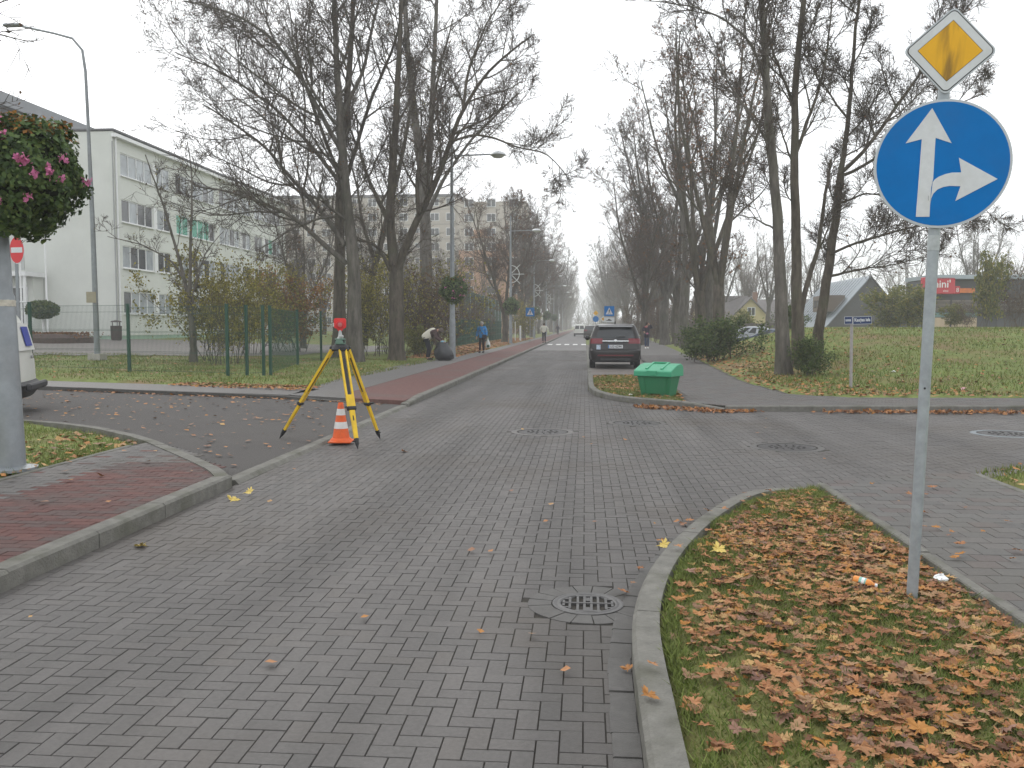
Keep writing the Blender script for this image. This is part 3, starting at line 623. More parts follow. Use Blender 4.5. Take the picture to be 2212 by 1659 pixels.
def tree_mesh(seed, leaders, dens=1.0, angle=(.6, 1.1), up=(.10, .06, .03), limb=(.22, .42), twig=.0065, fine=True, leaf=0, leaf_size=.05, leaf_mat=None, bark=None, bark2=None, flat=.6, t_min=None, wander=.11, llen=None):
    """leaders: (points, r0, r1, first_branch_t, limbs_per_metre).  Returns meshes trunk, crown, leaves"""
    rg = np.random.default_rng(seed); tr = Soup(); cr = Soup(); Ps, Rs, Ds, Ls = [], [], [], []
    tot = []
    for pts, r0, r1, t0, lpm in leaders:
        K = 16; q = np.array([tuple(p) for p in resample(pts, 1e9 if len(pts) < 2 else sum((Vector(b)-Vector(a)).length for a, b in zip(pts, pts[1:]))/(K-1))])[:K]
        for _ in range(2): q[1:-1] = .25*q[:-2]+.5*q[1:-1]+.25*q[2:]
        q[1:] += np.cumsum(rg.normal(0, .03, (len(q)-1, 3)), 0)*.6
        t = np.linspace(0, 1, len(q)); rd = r0+(r1-r0)*t**.8
        if q[0][2] < .3: rd = rd*(1+.35*np.exp(-t*len(q)/.9))
        V, F = tubes(q[None], rd[None], 12 if r0 > .12 else 8); tr.add(V, F)
        L = np.linalg.norm(np.diff(q, axis=0), axis=1).sum(); M = max(3, int(L*(1-t0)*lpm*dens))
        p, d, ln, r = spawn(rg, q[None], rd[None], M, t0, *angle, *limb, .62, up=.25, flat=flat, t1=.96, plen=np.array([llen or max(L, 7.0)]))
        Ps.append(p); Ds.append(d); Ls.append(ln); Rs.append(r)
    p = np.concatenate(Ps); d = np.concatenate(Ds); L = np.maximum(np.concatenate(Ls), .8); r = np.maximum(np.concatenate(Rs), .016)
    P1, R1 = grow(rg, p, d, L, r, 9, wander, up[0], .3); V, F = tubes(P1, R1, 6); tr.add(V, F)
    p, d, L, r = spawn(rg, P1, R1, max(4, int(11.5*dens)), .12, .5, 1.0, .32, .62, .62, up=.15); r = np.maximum(r, .011)
    P2, R2 = grow(rg, p, d, L, r, 7, wander*1.1, up[1], .4); V, F = tubes(P2, R2, 4); cr.add(V, F)
    p, d, L, r = spawn(rg, P2, R2, max(3, int(9*dens)), .1, .45, 1.0, .4, .75, .65, up=.1); r = np.maximum(r, .0085)
    P3, R3 = grow(rg, p, np.where(np.isfinite(d), d, 0), L, r, 4, wander*1.1, up[2], .5); V, F = tubes(P3, R3, 3); cr.add(V, F)
    ends = P3
    if fine:
        p, d, L, r = spawn(rg, P3, R3, 5, .12, .4, .9, .5, .9, .75); r = np.maximum(np.minimum(r, .008), twig)
        P4, R4 = grow(rg, p, d, np.maximum(L, .2), r, 2, .12, .02, .7); V, F = tubes(P4, R4, 3); cr.add(V, F); ends = P4
    V, F = tr.get(); me_t = npmesh('trunk', V, F, bark, smooth=True, obj=False)
    V, F = cr.get(); me_c = npmesh('crown', V, F, bark2 or bark, obj=False)
    me_l = None
    if leaf:
        E = ends.reshape(-1, 3); E = E[rg.integers(0, len(E), leaf)]+rg.normal(0, .03, (leaf, 3)); me_l = leaf_quads('leaves', E, leaf_size, leaf_mat, rg)
    return me_t, me_c, me_l
def leaf_quads(name, E, size, m, rg, nrmdir=None):
    n = len(E); s = size*rg.uniform(.55, 1.3, n)[:, None]; u = nrm(rg.normal(size=(n, 3))); w = nrm(np.cross(u, rg.normal(size=(n, 3))))
    if nrmdir is not None:
        nn = nrm(nrmdir+rg.normal(0, .55, (n, 3))); u = nrm(np.cross(nn, rg.normal(size=(n, 3)))); w = np.cross(nn, u)
    V = np.stack([E-w*s*.6, E+u*s*.5, E+w*s*.75, E-u*s*.5], 1)
    return npmesh(name, V, np.arange(n*4).reshape(-1, 4), m, tint=rg.random(n), obj=False)
def place_tree(name, label, meshes, loc, rz=0, sc=1.0, group=None, cat='tree'):
    t = thing(name, label, cat, loc, rz, group); t.scale = (sc, sc, sc) if not hasattr(sc, '__len__') else sc
    for nm, me in zip(('trunk', 'crown', 'leaves'), meshes):
        if me is not None: link(bpy.data.objects.new(nm, me), t)
    return t
M_bark = mat('bark', (.095,.081,.066), .95, var=.65, scale=7, bump=.9, bscale=22, spec=.1, stretch=(1,1,.22), stain=(.095,.1,.065), stain_scale=1.4, stain_amt=.5)
M_bark2 = mat('bark_pale', (.12,.109,.096), .95, var=.6, scale=7, bump=.9, bscale=22, spec=.1, stretch=(1,1,.22), stain=(.085,.09,.06), stain_scale=1.1, stain_amt=.5)
M_twig = mat('twig', (.085,.07,.059), .95, var=.3, scale=2, spec=.1)
M_twigr = mat('twig_reddish', (.105,.078,.064), .95, var=.3, scale=2, spec=.1)
M_dry = mat('dry_leaf', (.1,.06,.035), .85, spec=.2, ramp=[(.05,.035,.025),(.1,.06,.035),(.16,.085,.04),(.2,.1,.04)], tint='tint', transl=.2)
M_rust = mat('rust_leaf', (.2,.09,.04), .85, spec=.2, ramp=[(.1,.05,.03),(.2,.095,.045),(.26,.12,.05)], tint='tint', transl=.25)
M_yel = mat('autumn_leaf', (.3,.2,.05), .8, spec=.2, ramp=[(.085,.085,.03),(.16,.155,.045),(.24,.22,.05),(.36,.31,.07),(.14,.12,.04)], tint='tint', transl=.3)
M_oran = mat('orange_leaf', (.33,.16,.05), .8, spec=.2, ramp=[(.16,.08,.03),(.27,.13,.04),(.36,.18,.05)], tint='tint', transl=.3)
M_green = mat('green_leaf', (.06,.1,.03), .7, spec=.3, ramp=[(.03,.05,.018),(.055,.09,.025),(.09,.13,.035),(.13,.16,.05)], tint='tint', transl=.25)
M_ygreen = mat('yellow_green_leaf', (.16,.17,.05), .75, spec=.25, ramp=[(.07,.09,.03),(.13,.15,.045),(.2,.2,.055),(.3,.25,.06)], tint='tint', transl=.3)

def from_px(pts, Y, base, dy=0.0, seed=0):
    rr = random.Random(seed); out = []; n = len(pts)
    for i, (x, y) in enumerate(pts):
        yy = Y+dy*i/max(n-1, 1)+(rr.uniform(-.25, .25) if i else 0); out.append(tuple(AT(x, y, yy)-base))
    return out
def base_at(px, Y):
    p = AT(px, 704, Y); return Vector((p.x, p.y, hz(p.x, Y)-.03))
# --- the big trees on the near left
b = base_at(767, 36.5)
def L(pts, r0, r1, t0, lpm, Y, dy=0, sd=0): return (from_px(pts, Y, b, dy, sd), r0, r1, t0, lpm)
m2 = tree_mesh(101, [L([(767,792),(765,600),(757,500),(745,380),(735,250),(728,100),(722,-70)], .36, .07, .36, 1.9, 36.5, 0, 1),
    L([(748,570),(700,528),(640,470),(570,440),(500,412),(420,398)], .12, .03, .2, 2.2, 36.5, -1.5, 2),
    L([(745,530),(690,440),(640,400),(590,330),(520,270),(440,220)], .12, .03, .2, 2.2, 36.5, 1.5, 3),
    L([(735,320),(690,240),(640,140),(580,70),(500,25),(400,0)], .11, .03, .15, 2.2, 36.5, -.8, 4),
    L([(740,400),(660,300),(590,230),(480,160),(380,120)], .1, .025, .15, 2.2, 36.5, 2.5, 5),
    L([(752,470),(690,470),(620,500),(560,540)], .07, .02, .2, 2.2, 36.5, -2, 6),
    L([(735,260),(780,160),(800,60),(830,-60)], .1, .04, .2, 2.0, 36.5, 1, 7)],
    bark=M_bark2, bark2=M_twig, leaf=1800, leaf_size=.065, leaf_mat=M_dry, limb=(.22, .46), llen=12.5, dens=.74)
place_tree('maple_tree', 'big bare tree with grey trunk directly behind the tripod', m2, b)
b = base_at(733, 40.5)
m1 = tree_mesh(102, [L([(733,775),(733,560),(729,420),(738,300),(750,150),(757,0),(762,-90)], .33, .08, .4, 1.8, 40.5, 0, 1),
    L([(735,430),(770,330),(800,230),(850,120),(880,0)], .12, .04, .15, 2.0, 40.5, -1.5, 2),
    L([(732,380),(690,260),(650,150),(640,40)], .1, .03, .15, 2.0, 40.5, 1.5, 3)],
    bark=M_bark, bark2=M_twig, leaf=900, leaf_size=.065, leaf_mat=M_dry, limb=(.2, .42), llen=11, dens=.66)
place_tree('maple_tree', 'dark upright trunk close behind the grey one, half hidden by it', m1, b)
b = base_at(856, 38)
m3 = tree_mesh(103, [L([(857,785),(856,680),(854,560)], .36, .3, 1.0, 0, 38, 0, 1),
    L([(852,575),(838,490),(845,380),(852,250),(862,100),(872,-60)], .24, .07, .22, 1.9, 38, 0, 2),
    L([(860,580),(888,500),(922,440),(958,365),(985,275),(1020,195),(1080,132),(1150,80)], .19, .03, .18, 2.2, 38, -1.5, 3),
    L([(975,305),(1040,283),(1110,318),(1180,328),(1232,395)], .06, .015, .15, 2.5, 37, -1, 4),
    L([(848,588),(815,528),(775,516),(735,530)], .1, .03, .3, 1.6, 38, -1, 5),
    L([(842,480),(800,400),(780,330),(770,250)], .12, .03, .15, 2.0, 38, 1.5, 6),
    L([(905,470),(900,380),(935,280),(950,160),(985,40)], .1, .03, .1, 2.0, 37.5, 1.0, 7),
    L([(1000,235),(1010,150),(1050,50),(1100,-20)], .07, .02, .1, 2.2, 37, 0, 8)],
    bark=M_bark, bark2=M_twig, leaf=1500, leaf_size=.065, leaf_mat=M_dry, limb=(.2, .42), llen=10.5, dens=.74)
place_tree('maple_tree', 'forked dark tree whose limb reaches out over the road', m3, b)
b = base_at(920, 58)
m4 = tree_mesh(104, [L([(922,745),(918,560),(918,430),(905,330),(885,200),(872,60),(868,-60)], .52, .12, .35, 1.4, 58, 0, 1),
    L([(919,440),(930,330),(935,200),(945,50),(950,-60)], .26, .1, .15, 1.6, 58, 1, 2), L([(915,480),(960,380),(1010,310),(1070,250),(1120,200)], .16, .04, .2, 1.6, 58, -2, 3)],
    bark=M_bark2, bark2=M_twig, leaf=1200, leaf_size=.08, leaf_mat=M_dry, limb=(.2, .4), llen=13, dens=.62, twig=.009)
place_tree('maple_tree', 'thickest trunk, rising behind the brown bushes beside the first street lamp', m4, b)
b = base_at(785, 47)
m5 = tree_mesh(105, [L([(785,745),(800,600),(828,500),(850,420),(880,300),(900,150)], .26, .06, .4, 1.6, 47, 0, 1), L([(808,560),(780,480),(770,400),(740,300)], .12, .03, .2, 1.8, 47, 1, 2)],
    bark=M_bark, bark2=M_twig, limb=(.18, .32), llen=9, dens=.7, leaf=500, leaf_size=.07, leaf_mat=M_yel, fine=True, twig=.008)
place_tree('maple_tree', 'dark trunk leaning to the road between the two big forked trees', m5, b)
# --- young tree inside the fence
b = base_at(418, 33.5)
m6 = tree_mesh(106, [L([(418,785),(415,700),(405,640)], .14, .12, 1, 0, 33.5, 0, 1), L([(408,655),(398,590),(375,500),(345,400),(322,340)], .09, .02, .2, 2.2, 33.5, -.5, 2),
    L([(410,655),(412,570),(414,470),(412,360),(400,300)], .085, .02, .2, 2.2, 33.5, .3, 3), L([(416,670),(430,600),(450,540),(480,500)], .05, .012, .2, 2.4, 33.5, .2, 4),
    L([(402,610),(370,560),(310,530),(240,515)], .05, .012, .2, 2.4, 33.5, -.6, 5)],
    bark=M_bark2, bark2=M_twig, limb=(.2, .42), llen=4, dens=.42, leaf=160, leaf_size=.06, leaf_mat=M_yel, angle=(.5, .9))
place_tree('young_tree', 'slender forked tree inside the fence before the school windows', m6, b)
# --- right, on the bank
b = base_at(1693, 27)
r1 = tree_mesh(111, [L([(1693,808),(1688,650),(1685,500),(1675,350),(1660,200),(1655,60),(1648,-70)], .215, .08, .4, 1.7, 27, 0, 1), L([(1662,190),(1610,80),(1540,35),(1450,12),(1380,10)], .055, .012, .15, 2.2, 27, -.6, 2),
    L([(1672,330),(1610,230),(1560,150),(1530,60)], .05, .012, .2, 2.2, 27, 1, 3), L([(1684,500),(1640,470),(1580,450)], .035, .01, .2, 2.2, 27, 1, 4)],
    bark=M_bark2, bark2=M_twig, limb=(.2, .45), llen=7.5, dens=.75, leaf=350, leaf_size=.06, leaf_mat=M_dry, angle=(.5, .95))
place_tree('ash_tree', 'straight grey trunk, first of the close trio on the right bank', r1, b)
b = base_at(1727, 29)
r2 = tree_mesh(112, [L([(1727,800),(1725,680),(1720,560),(1718,400),(1718,250),(1724,120),(1738,0),(1746,-80)], .21, .07, .4, 1.7, 29, 0, 1), L([(1727,690),(1748,600),(1768,540),(1782,450),(1795,350)], .1, .04, .4, 1.6, 29, .7, 2),
    L([(1722,260),(1690,170),(1660,60),(1640,-40)], .06, .02, .2, 2, 29, .5, 3), L([(1720,330),(1760,230),(1790,120),(1800,0)], .06, .02, .2, 2, 29, -.5, 4)],
    bark=M_bark, bark2=M_twig, limb=(.2, .45), llen=7.5, dens=.75, leaf=350, leaf_size=.06, leaf_mat=M_dry, angle=(.5, .95))
place_tree('ash_tree', 'middle dark trunk of the close trio on the right bank', r2, b)
b = base_at(1763, 31)
r3 = tree_mesh(113, [L([(1763,775),(1775,650),(1790,560),(1805,450),(1815,370)], .185, .13, .4, 1.4, 31, 0, 1), L([(1812,395),(1828,280),(1836,150),(1852,20),(1865,-70)], .1, .04, .1, 2, 31, 0, 2),
    L([(1815,375),(1868,330),(1925,245),(1990,150),(2060,50),(2120,-20)], .075, .02, .12, 2.3, 31, -.8, 3), L([(1818,380),(1880,360),(1950,290),(2040,240),(2130,200)], .06, .015, .12, 2.3, 31, 1, 4),
    L([(1785,600),(1850,582),(1920,575),(1990,560)], .05, .012, .15, 2.4, 31, -.6, 5), L([(1792,550),(1860,520),(1940,498),(2030,480),(2150,440)], .05, .012, .15, 2.4, 31, .8, 6),
    L([(1810,440),(1870,420),(1950,430)], .045, .012, .15, 2.4, 31, -1.2, 7)],
    bark=M_bark, bark2=M_twig, limb=(.2, .42), llen=6.5, dens=.8, leaf=900, leaf_size=.065, leaf_mat=M_dry, angle=(.5, 1.0))
place_tree('ash_tree', 'trunk leaning towards the round sign, last of the trio on the bank', r3, b)
# --- shared kinds for the avenue
def auto(seed, h, r, stems, spread, first, bark, dens, leaf, leafm, angle, limb, llen, fine=True, twig=.011, up=(.1, .06, .03), lpm=1.5):
    rr = random.Random(seed); lead = []; fork = h*rr.uniform(.18, .28)
    lead.append(([(0,0,0), (rr.uniform(-.2,.2), rr.uniform(-.2,.2), fork*.5), (0, 0, fork)], r, r*.85, 1, 0))
    for k in range(stems):
        a = 2*math.pi*k/stems+rr.uniform(-.5, .5); s = spread*rr.uniform(.6, 1.2)*(0.25 if k == 0 else 1); hh = h*rr.uniform(.85, 1)
        lead.append(([(0, 0, fork*.85), (.3*s*math.cos(a), .3*s*math.sin(a), fork+.25*(hh-fork)), (.7*s*math.cos(a), .7*s*math.sin(a), fork+.6*(hh-fork)), (s*math.cos(a+.2), s*math.sin(a+.2), hh*.95)], r*.52, .03, first, lpm))
    return tree_mesh(seed, lead, bark=bark, bark2=M_twigr if leafm is M_rust else M_twig, limb=limb, llen=llen, dens=dens, leaf=leaf, leaf_size=.11, leaf_mat=leafm, angle=angle, fine=fine, twig=twig, up=up)
UP1 = auto(201, 20, .36, 4, 4.6, .3, M_bark, .5, 1000, M_rust, (.45, .85), (.22, .42), 12)
UP2 = auto(202, 19, .32, 3, 3.8, .3, M_bark2, .5, 450, M_dry, (.45, .85), (.22, .42), 12)
SP1 = auto(203, 16, .33, 5, 4.6, .16, M_bark, .62, 1300, M_rust, (.55, 1.05), (.24, .44), 11)
SP2 = auto(204, 17, .36, 4, 5.0, .16, M_bark2, .62, 500, M_dry, (.55, 1.05), (.24, .44), 11)
FARK = auto(205, 16, .34, 5, 4.4, .14, M_bark, .62, 600, M_dry, (.55, 1.0), (.26, .46), 11, fine=False, twig=.02)
def put(kind, label, X, Y, h=1.0, rz=None, grp=None, name='avenue_tree'):
    return place_tree(name, label, kind, (X, Y, hz(X, Y)-.05), rz if rz is not None else random.uniform(0, 6.28), h, grp)
def pxX(px, Y): return AT(px, 704, Y).x
for px, Y, kind, h, rz, lb in (
    (1552, 50, UP1, 1.0, .3, 'thick trunk at the right end of the row behind the low green shrub'), (1527, 54, UP2, 1.02, 1.2, 'slim dark trunk just left of the thick one behind the green shrub'),
    (1508, 53, UP1, .98, 2.6, 'tall tree third from the right in the row behind the green shrub'), (1482, 61, UP2, 1.1, 4.0, 'tall bare tree leaning left over the footpath beyond the parked car'),
    (1462, 74, UP1, 1.05, 5.2, 'tall tree behind the person in the dark coat'), (1437, 72, SP2, 1.1, .9, 'bare tree with rusty undergrowth right of the footpath walker'),
    (1392, 70, SP1, .86, 2.2, 'spreading tree right beside the pedestrian crossing sign behind the dark car')):
    put(kind, lb, pxX(px, Y), Y, h, rz)
for px, Y, kind, h, rz, lb in (
    (1090, 80, SP1, .92, 1.0, 'wide reddish tree on the pavement by the green mesh fence'), (1128, 104, SP2, 1.0, 2.2, 'tree behind the lamp with the wheel ornament'),
    (1150, 122, SP1, 1.05, 3.1, 'large tree behind the blue crossing sign on the left pavement')):
    put(kind, lb, pxX(px, Y), Y, h, rz)
fk = [SP2, FARK, FARK, SP1, FARK]; ORD = ('first', 'second', 'third', 'fourth', 'fifth', 'sixth')
for sd_, X0, Ys, nm in ((-1, -8.7, 136, 'left pavement beyond the blue crossing sign'), (1, 8.2, 84, 'right footpath beyond the parked dark car')):
    k = 0; Y = Ys
    while Y < 470:
        lb = 'hazy bare avenue tree, %s along the %s' % (ORD[k], nm) if k < 6 else 'faint tree in the mist near the end of the street'
        x = X0+random.uniform(-.8, .8)-(0 if Y < 200 else sd_*1.2)
        put(fk[(k+(sd_ > 0)) % 5] if Y < 260 else FARK, lb, x, Y+random.uniform(-3, 3), random.uniform(.95, 1.15)*(1 if Y < 180 else 1.12), grp='avenue trees' if k < 6 else 'faint trees at the end of the street')
        k += 1; Y += 13 if Y < 250 else 17
for k in range(9): put(FARK, 'faint tree in the mist near the end of the street', -16+4.2*k+random.uniform(-1, 1), 480+random.uniform(-12, 12), random.uniform(1.0, 1.3), grp='faint trees at the end of the street')
for k, (px, Y, kind, h) in enumerate(((1660, 118, FARK, .9), (1760, 150, FARK, .9), (1560, 130, FARK, .95), (1700, 190, FARK, 1.1), (1850, 170, FARK, .9), (1960, 150, FARK, .85), (2060, 190, FARK, 1.0), (2180, 175, FARK, 1.0), (2290, 160, FARK, 1.0), (1610, 210, FARK, 1.2), (1930, 230, FARK, 1.1), (2130, 240, FARK, 1.2))):
    put(kind, 'grey hazy tree in the wood behind the houses on the right', pxX(px, Y), Y, h, grp='hazy trees behind the houses on the right')
put(SP2, 'broad bare crown standing behind the shop roof', pxX(2105, 120), 120, .92, 1.4)
for k, (px, Y, h) in enumerate(((640, 112, .75), (700, 100, .7), (800, 90, .8), (870, 120, .8), (960, 110, .75), (1010, 130, .8), (560, 125, .7), (1050, 150, .95), (900, 150, .9))):
    put(FARK if k % 2 else SP2, 'bare grey tree before the apartment block, %s from the left' % (ORD+('seventh', 'eighth', 'ninth'))[sorted((640, 700, 800, 870, 960, 1010, 560, 1050, 900)).index(px)], pxX(px, Y), Y, h, grp='bare trees before the apartment block')
put(SP2, 'small spreading tree with low arching limbs beyond the fence', pxX(655, 52), 52, .55, 2.0)
# twigs hanging in from a tree beyond the left edge of the picture
o = put(SP2, 'tree beyond the left picture edge, only twigs with dry leaves in view', pxX(-175, 25), 25, .9, .5)
put(SP1, 'dense dark tree rising behind the yellow house', pxX(1628, 150), 150, .8, 1.1)
put(FARK, 'second dark tree crowding behind the yellow house roof', pxX(1605, 156), 156, .75, 2.1)

# ------------------------------------------------------------------ shrubs
def shrub_mesh(seed, h, w, n_leaf, lm, size, stems=9, bark=None, fill=.5, lo=.15):
    rg = np.random.default_rng(seed); p = rg.normal(0, w*.1, (stems, 3)); p[:, 2] = 0; a = rg.uniform(0, 6.28, stems); d = np.stack([np.cos(a)*w/h*.8*rg.random(stems), np.sin(a)*w/h*.8*rg.random(stems), np.ones(stems)], 1); sp = Soup()
    P1, R1 = grow(rg, p, nrm(d), np.full(stems, h)*rg.uniform(.7, 1.05, stems), np.full(stems, .018), 7, .12, .03); V, F = tubes(P1, R1, 5); sp.add(V, F)
    p, d, L, r = spawn(rg, P1, R1, 9, .12, .5, 1.1, .25, .55, .7); P2, R2 = grow(rg, p, d, L, np.maximum(r, .006), 5, .2, .04); V, F = tubes(P2, R2, 3); sp.add(V, F)
    p, d, L, r = spawn(rg, P2, R2, 6, .15, .5, 1.1, .4, .8, .7); P3, R3 = grow(rg, p, d, L, np.maximum(r, .005), 4, .25, .03); V, F = tubes(P3, R3, 3); sp.add(V, F)
    V, F = sp.get(); st = npmesh('stems', V, F, bark or M_twig, obj=False)
    E = np.concatenate([P3.reshape(-1, 3), P3.reshape(-1, 3), P2.reshape(-1, 3)]); E = E[E[:, 2] > lo*h]; E = E[rg.integers(0, len(E), n_leaf)]+rg.normal(0, .09*fill*2, (n_leaf, 3))
    return st, leaf_quads('foliage', E, size, lm, rg)
def shrub(label, meshes, X, Y, sc=(1,1,1), rz=0, grp=None, name='shrub'):
    t = thing(name, label, 'shrub', (X, Y, hz(X, Y)-.03), rz, grp); t.scale = sc if hasattr(sc, '__len__') else (sc,)*3
    for nm, me in zip(('stems', 'foliage'), meshes): link(bpy.data.objects.new(nm, me), t)
    return t
SY = shrub_mesh(301, 4.0, 3.2, 5200, M_yel, .085); SB = shrub_mesh(302, 4.2, 3.4, 1500, M_yel, .085); SO = shrub_mesh(303, 3.6, 2.6, 6000, M_oran, .08)
SG = shrub_mesh(304, 1.7, 2.6, 6500, M_green, .075, 14); SYG = shrub_mesh(305, 3.2, 2.8, 4200, M_ygreen, .12); SW = shrub_mesh(306, 3.6, 3, 1300, mat('brown_leaf', (.11,.07,.045), .85, ramp=[(.06,.042,.03),(.11,.075,.045),(.17,.1,.05)], tint='tint', transl=.2), .085, bark=M_twigr, stems=16)
for px, Y, ms, sc, rz, lb in (
    (455, 35, SY, (.95, .95, 1.0), 0, 'yellow leaved shrub just behind the fence corner'), (505, 33.5, SY, (.7, .7, .9), 2, 'dense shrub with yellow leaves against the fence posts'),
    (545, 42, SB, 1.05, 1, 'thin yellowish shrub behind the fence gate posts'), (590, 46, SY, 1.0, 3, 'olive shrub behind the fence below the school windows'),
    (640, 47, SO, 1.15, 0, 'orange leaved bush behind the fence left of the big trees'), (800, 43, SY, (.9, .9, 1.1), 4, 'yellow leaved shrub between the two big trunks'), (825, 47, SB, 1.2, 5, 'tall yellow tinged shrub left of the forked tree'),
    (890, 45, SB, (1.0, 1.0, 1.1), 2.4, 'brown shrub thicket right of the forked tree'), (915, 47, SW, 1.25, 1.4, 'rust brown shrub thicket behind the stooping person'), (945, 49, SB, 1.2, .4, 'dull brown shrub beside the first street lamp'),
    (962, 53, SW, 1.15, 3.3, 'brown shrub behind the lamp post with the flower ball'), (905, 42, SYG, (.45, .45, .45), 1, 'low yellow green shrub beside the stooping person'), (470, 32, SB, (.5, .5, .8), 2, 'dark low shrub against the fence'),
    (1125, 92, SY, (.9, .9, .95), 1.2, 'yellowish hedge shrub below the blue crossing sign'), (1040, 86, SW, 1.0, 0, 'brown shrub behind the green mesh fence'), (1012, 80, SW, 1.0, 2, 'rust shrub at the end of the green mesh fence'),
    (1545, 37, SG, (1.15, 1.15, 1.0), 0, 'round dark green shrub on the bank beyond the footpath'), (1508, 40, SG, (.8, .8, .8), 2, 'smaller green shrub left of the round one'), (1745, 26.3, SG, (.55, .55, .62), 1, 'leafy green sucker growth at the foot of the trio of trees'),
    (1700, 48, SG, (.8, .8, .9), 1, 'dark green shrub behind the bank trees'), (1930, 68, SYG, (1.3, 1.3, 1.0), 0, 'green yellow bush left of the sign pole in front of the dark house'), (1975, 66, SYG, (1.1, 1.1, .95), 2, 'yellow green bush touching the sign pole'), (2062, 66, SYG, (.55, .55, .5), 1, 'thin bush before the shop slats'),
    (2130, 62, SYG, (.8, .8, 1.45), 3, 'tall yellow leaved sapling before the shop wall'), (2200, 62, SW, (1.1, 1.1, 1.1), 1, 'bush at the picture edge before the shop wall'), (2092, 64, SW, (.5, .5, .45), 1, 'brown twiggy bush before the shop wall'),
    (1420, 78, SW, 1.0, .5, 'rust brown undergrowth shrub behind the dark coat walker'), (1450, 82, SW, 1.15, 2.5, 'brown thicket beneath the tall row of trees'), (1485, 80, SW, 1.1, 4.5, 'brown thicket further right beneath the tall row'), (1375, 92, SW, 1.1, 3, 'brown shrub under the tree by the crossing sign'), (1605, 72, SYG, (.7, .7, .8), 2, 'pale shrub in front of the yellow house')):
    shrub(lb, ms, pxX(px, Y), Y, sc, rz)

rs = random.Random(44)
for k in range(15):
    Y = 150+k*20; shrub('brown undergrowth in the mist along the far left side', SW, -11.5-rs.uniform(0, 3), Y, (1.5, 1.5, rs.uniform(.8, 1.2)), rs.uniform(0, 6), 'misty undergrowth on the far left')
for k in range(17):
    Y = 96+k*20; shrub('brown undergrowth in the mist along the far right side', SW, 11.2+rs.uniform(0, 3), Y, (1.5, 1.5, rs.uniform(.8, 1.2)), rs.uniform(0, 6), 'misty undergrowth on the far right')
for k in range(12): shrub('dim thicket closing the far end of the street', SW, -20+4*k, 474+rs.uniform(-6, 6), (2.2, 2.2, rs.uniform(1.2, 1.9)), rs.uniform(0, 6), 'thicket at the far end of the street')

# ------------------------------------------------------------------ flower balls on the lamp posts
M_flower = mat('pink_flower', (.6,.19,.36), .7, var=.25, scale=40, transl=.3)
def flower_ball(label, loc, r, n, seed, nf, brown=.0, leafs=.055):
    rg = np.random.default_rng(seed); t = thing('flower_ball', label, 'flower basket', loc, 0, 'flower balls on the lamp posts')
    v = nrm(rg.normal(size=(n, 3))); rad = r*(.8+.2*rg.random(n)+.14*np.sin(v[:, 0]*5+seed)*np.sin(v[:, 2]*6)+.08*np.sin(v[:, 1]*9+v[:, 2]*7)); v2 = v*np.array([1, 1, 1.02])
    E = v2*rad[:, None]; low = E[:, 2] < -.35*r; E[low, 2] -= rg.random(low.sum())*.1*r; E[low, :2] *= .9
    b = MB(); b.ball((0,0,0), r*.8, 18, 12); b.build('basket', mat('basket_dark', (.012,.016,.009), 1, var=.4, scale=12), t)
    link(bpy.data.objects.new('foliage', leaf_quads('foliage', E, leafs, MATS['ball_leaf'], rg, v)), t)
    k = E[:, 2] > .55*r
    if brown: link(bpy.data.objects.new('wilted_foliage', leaf_quads('wilted_foliage', E[k][:int(n*brown)]*1.03, leafs*.9, M_oran, rg, v[k][:int(n*brown)])), t)
    q = rg.normal(size=(20, 3))*.028*r/.66; fm = leaf_quads('flower', q, .034*r/.66, M_flower, rg)
    for i in range(nf):
        d = nrm(rg.normal(size=3)*np.array([1, .8, .8])+np.array([.45, -1.1, -.05])); o = bpy.data.objects.new('flower', fm); o.location = d*r*1.08; o.rotation_euler = tuple(rg.uniform(0, 6, 3)); link(o, t)
    return t
mat('ball_leaf', (.05,.08,.025), .6, spec=.35, ramp=[(.028,.052,.018),(.052,.095,.026),(.085,.14,.036),(.13,.175,.048)], tint='tint', transl=.15)

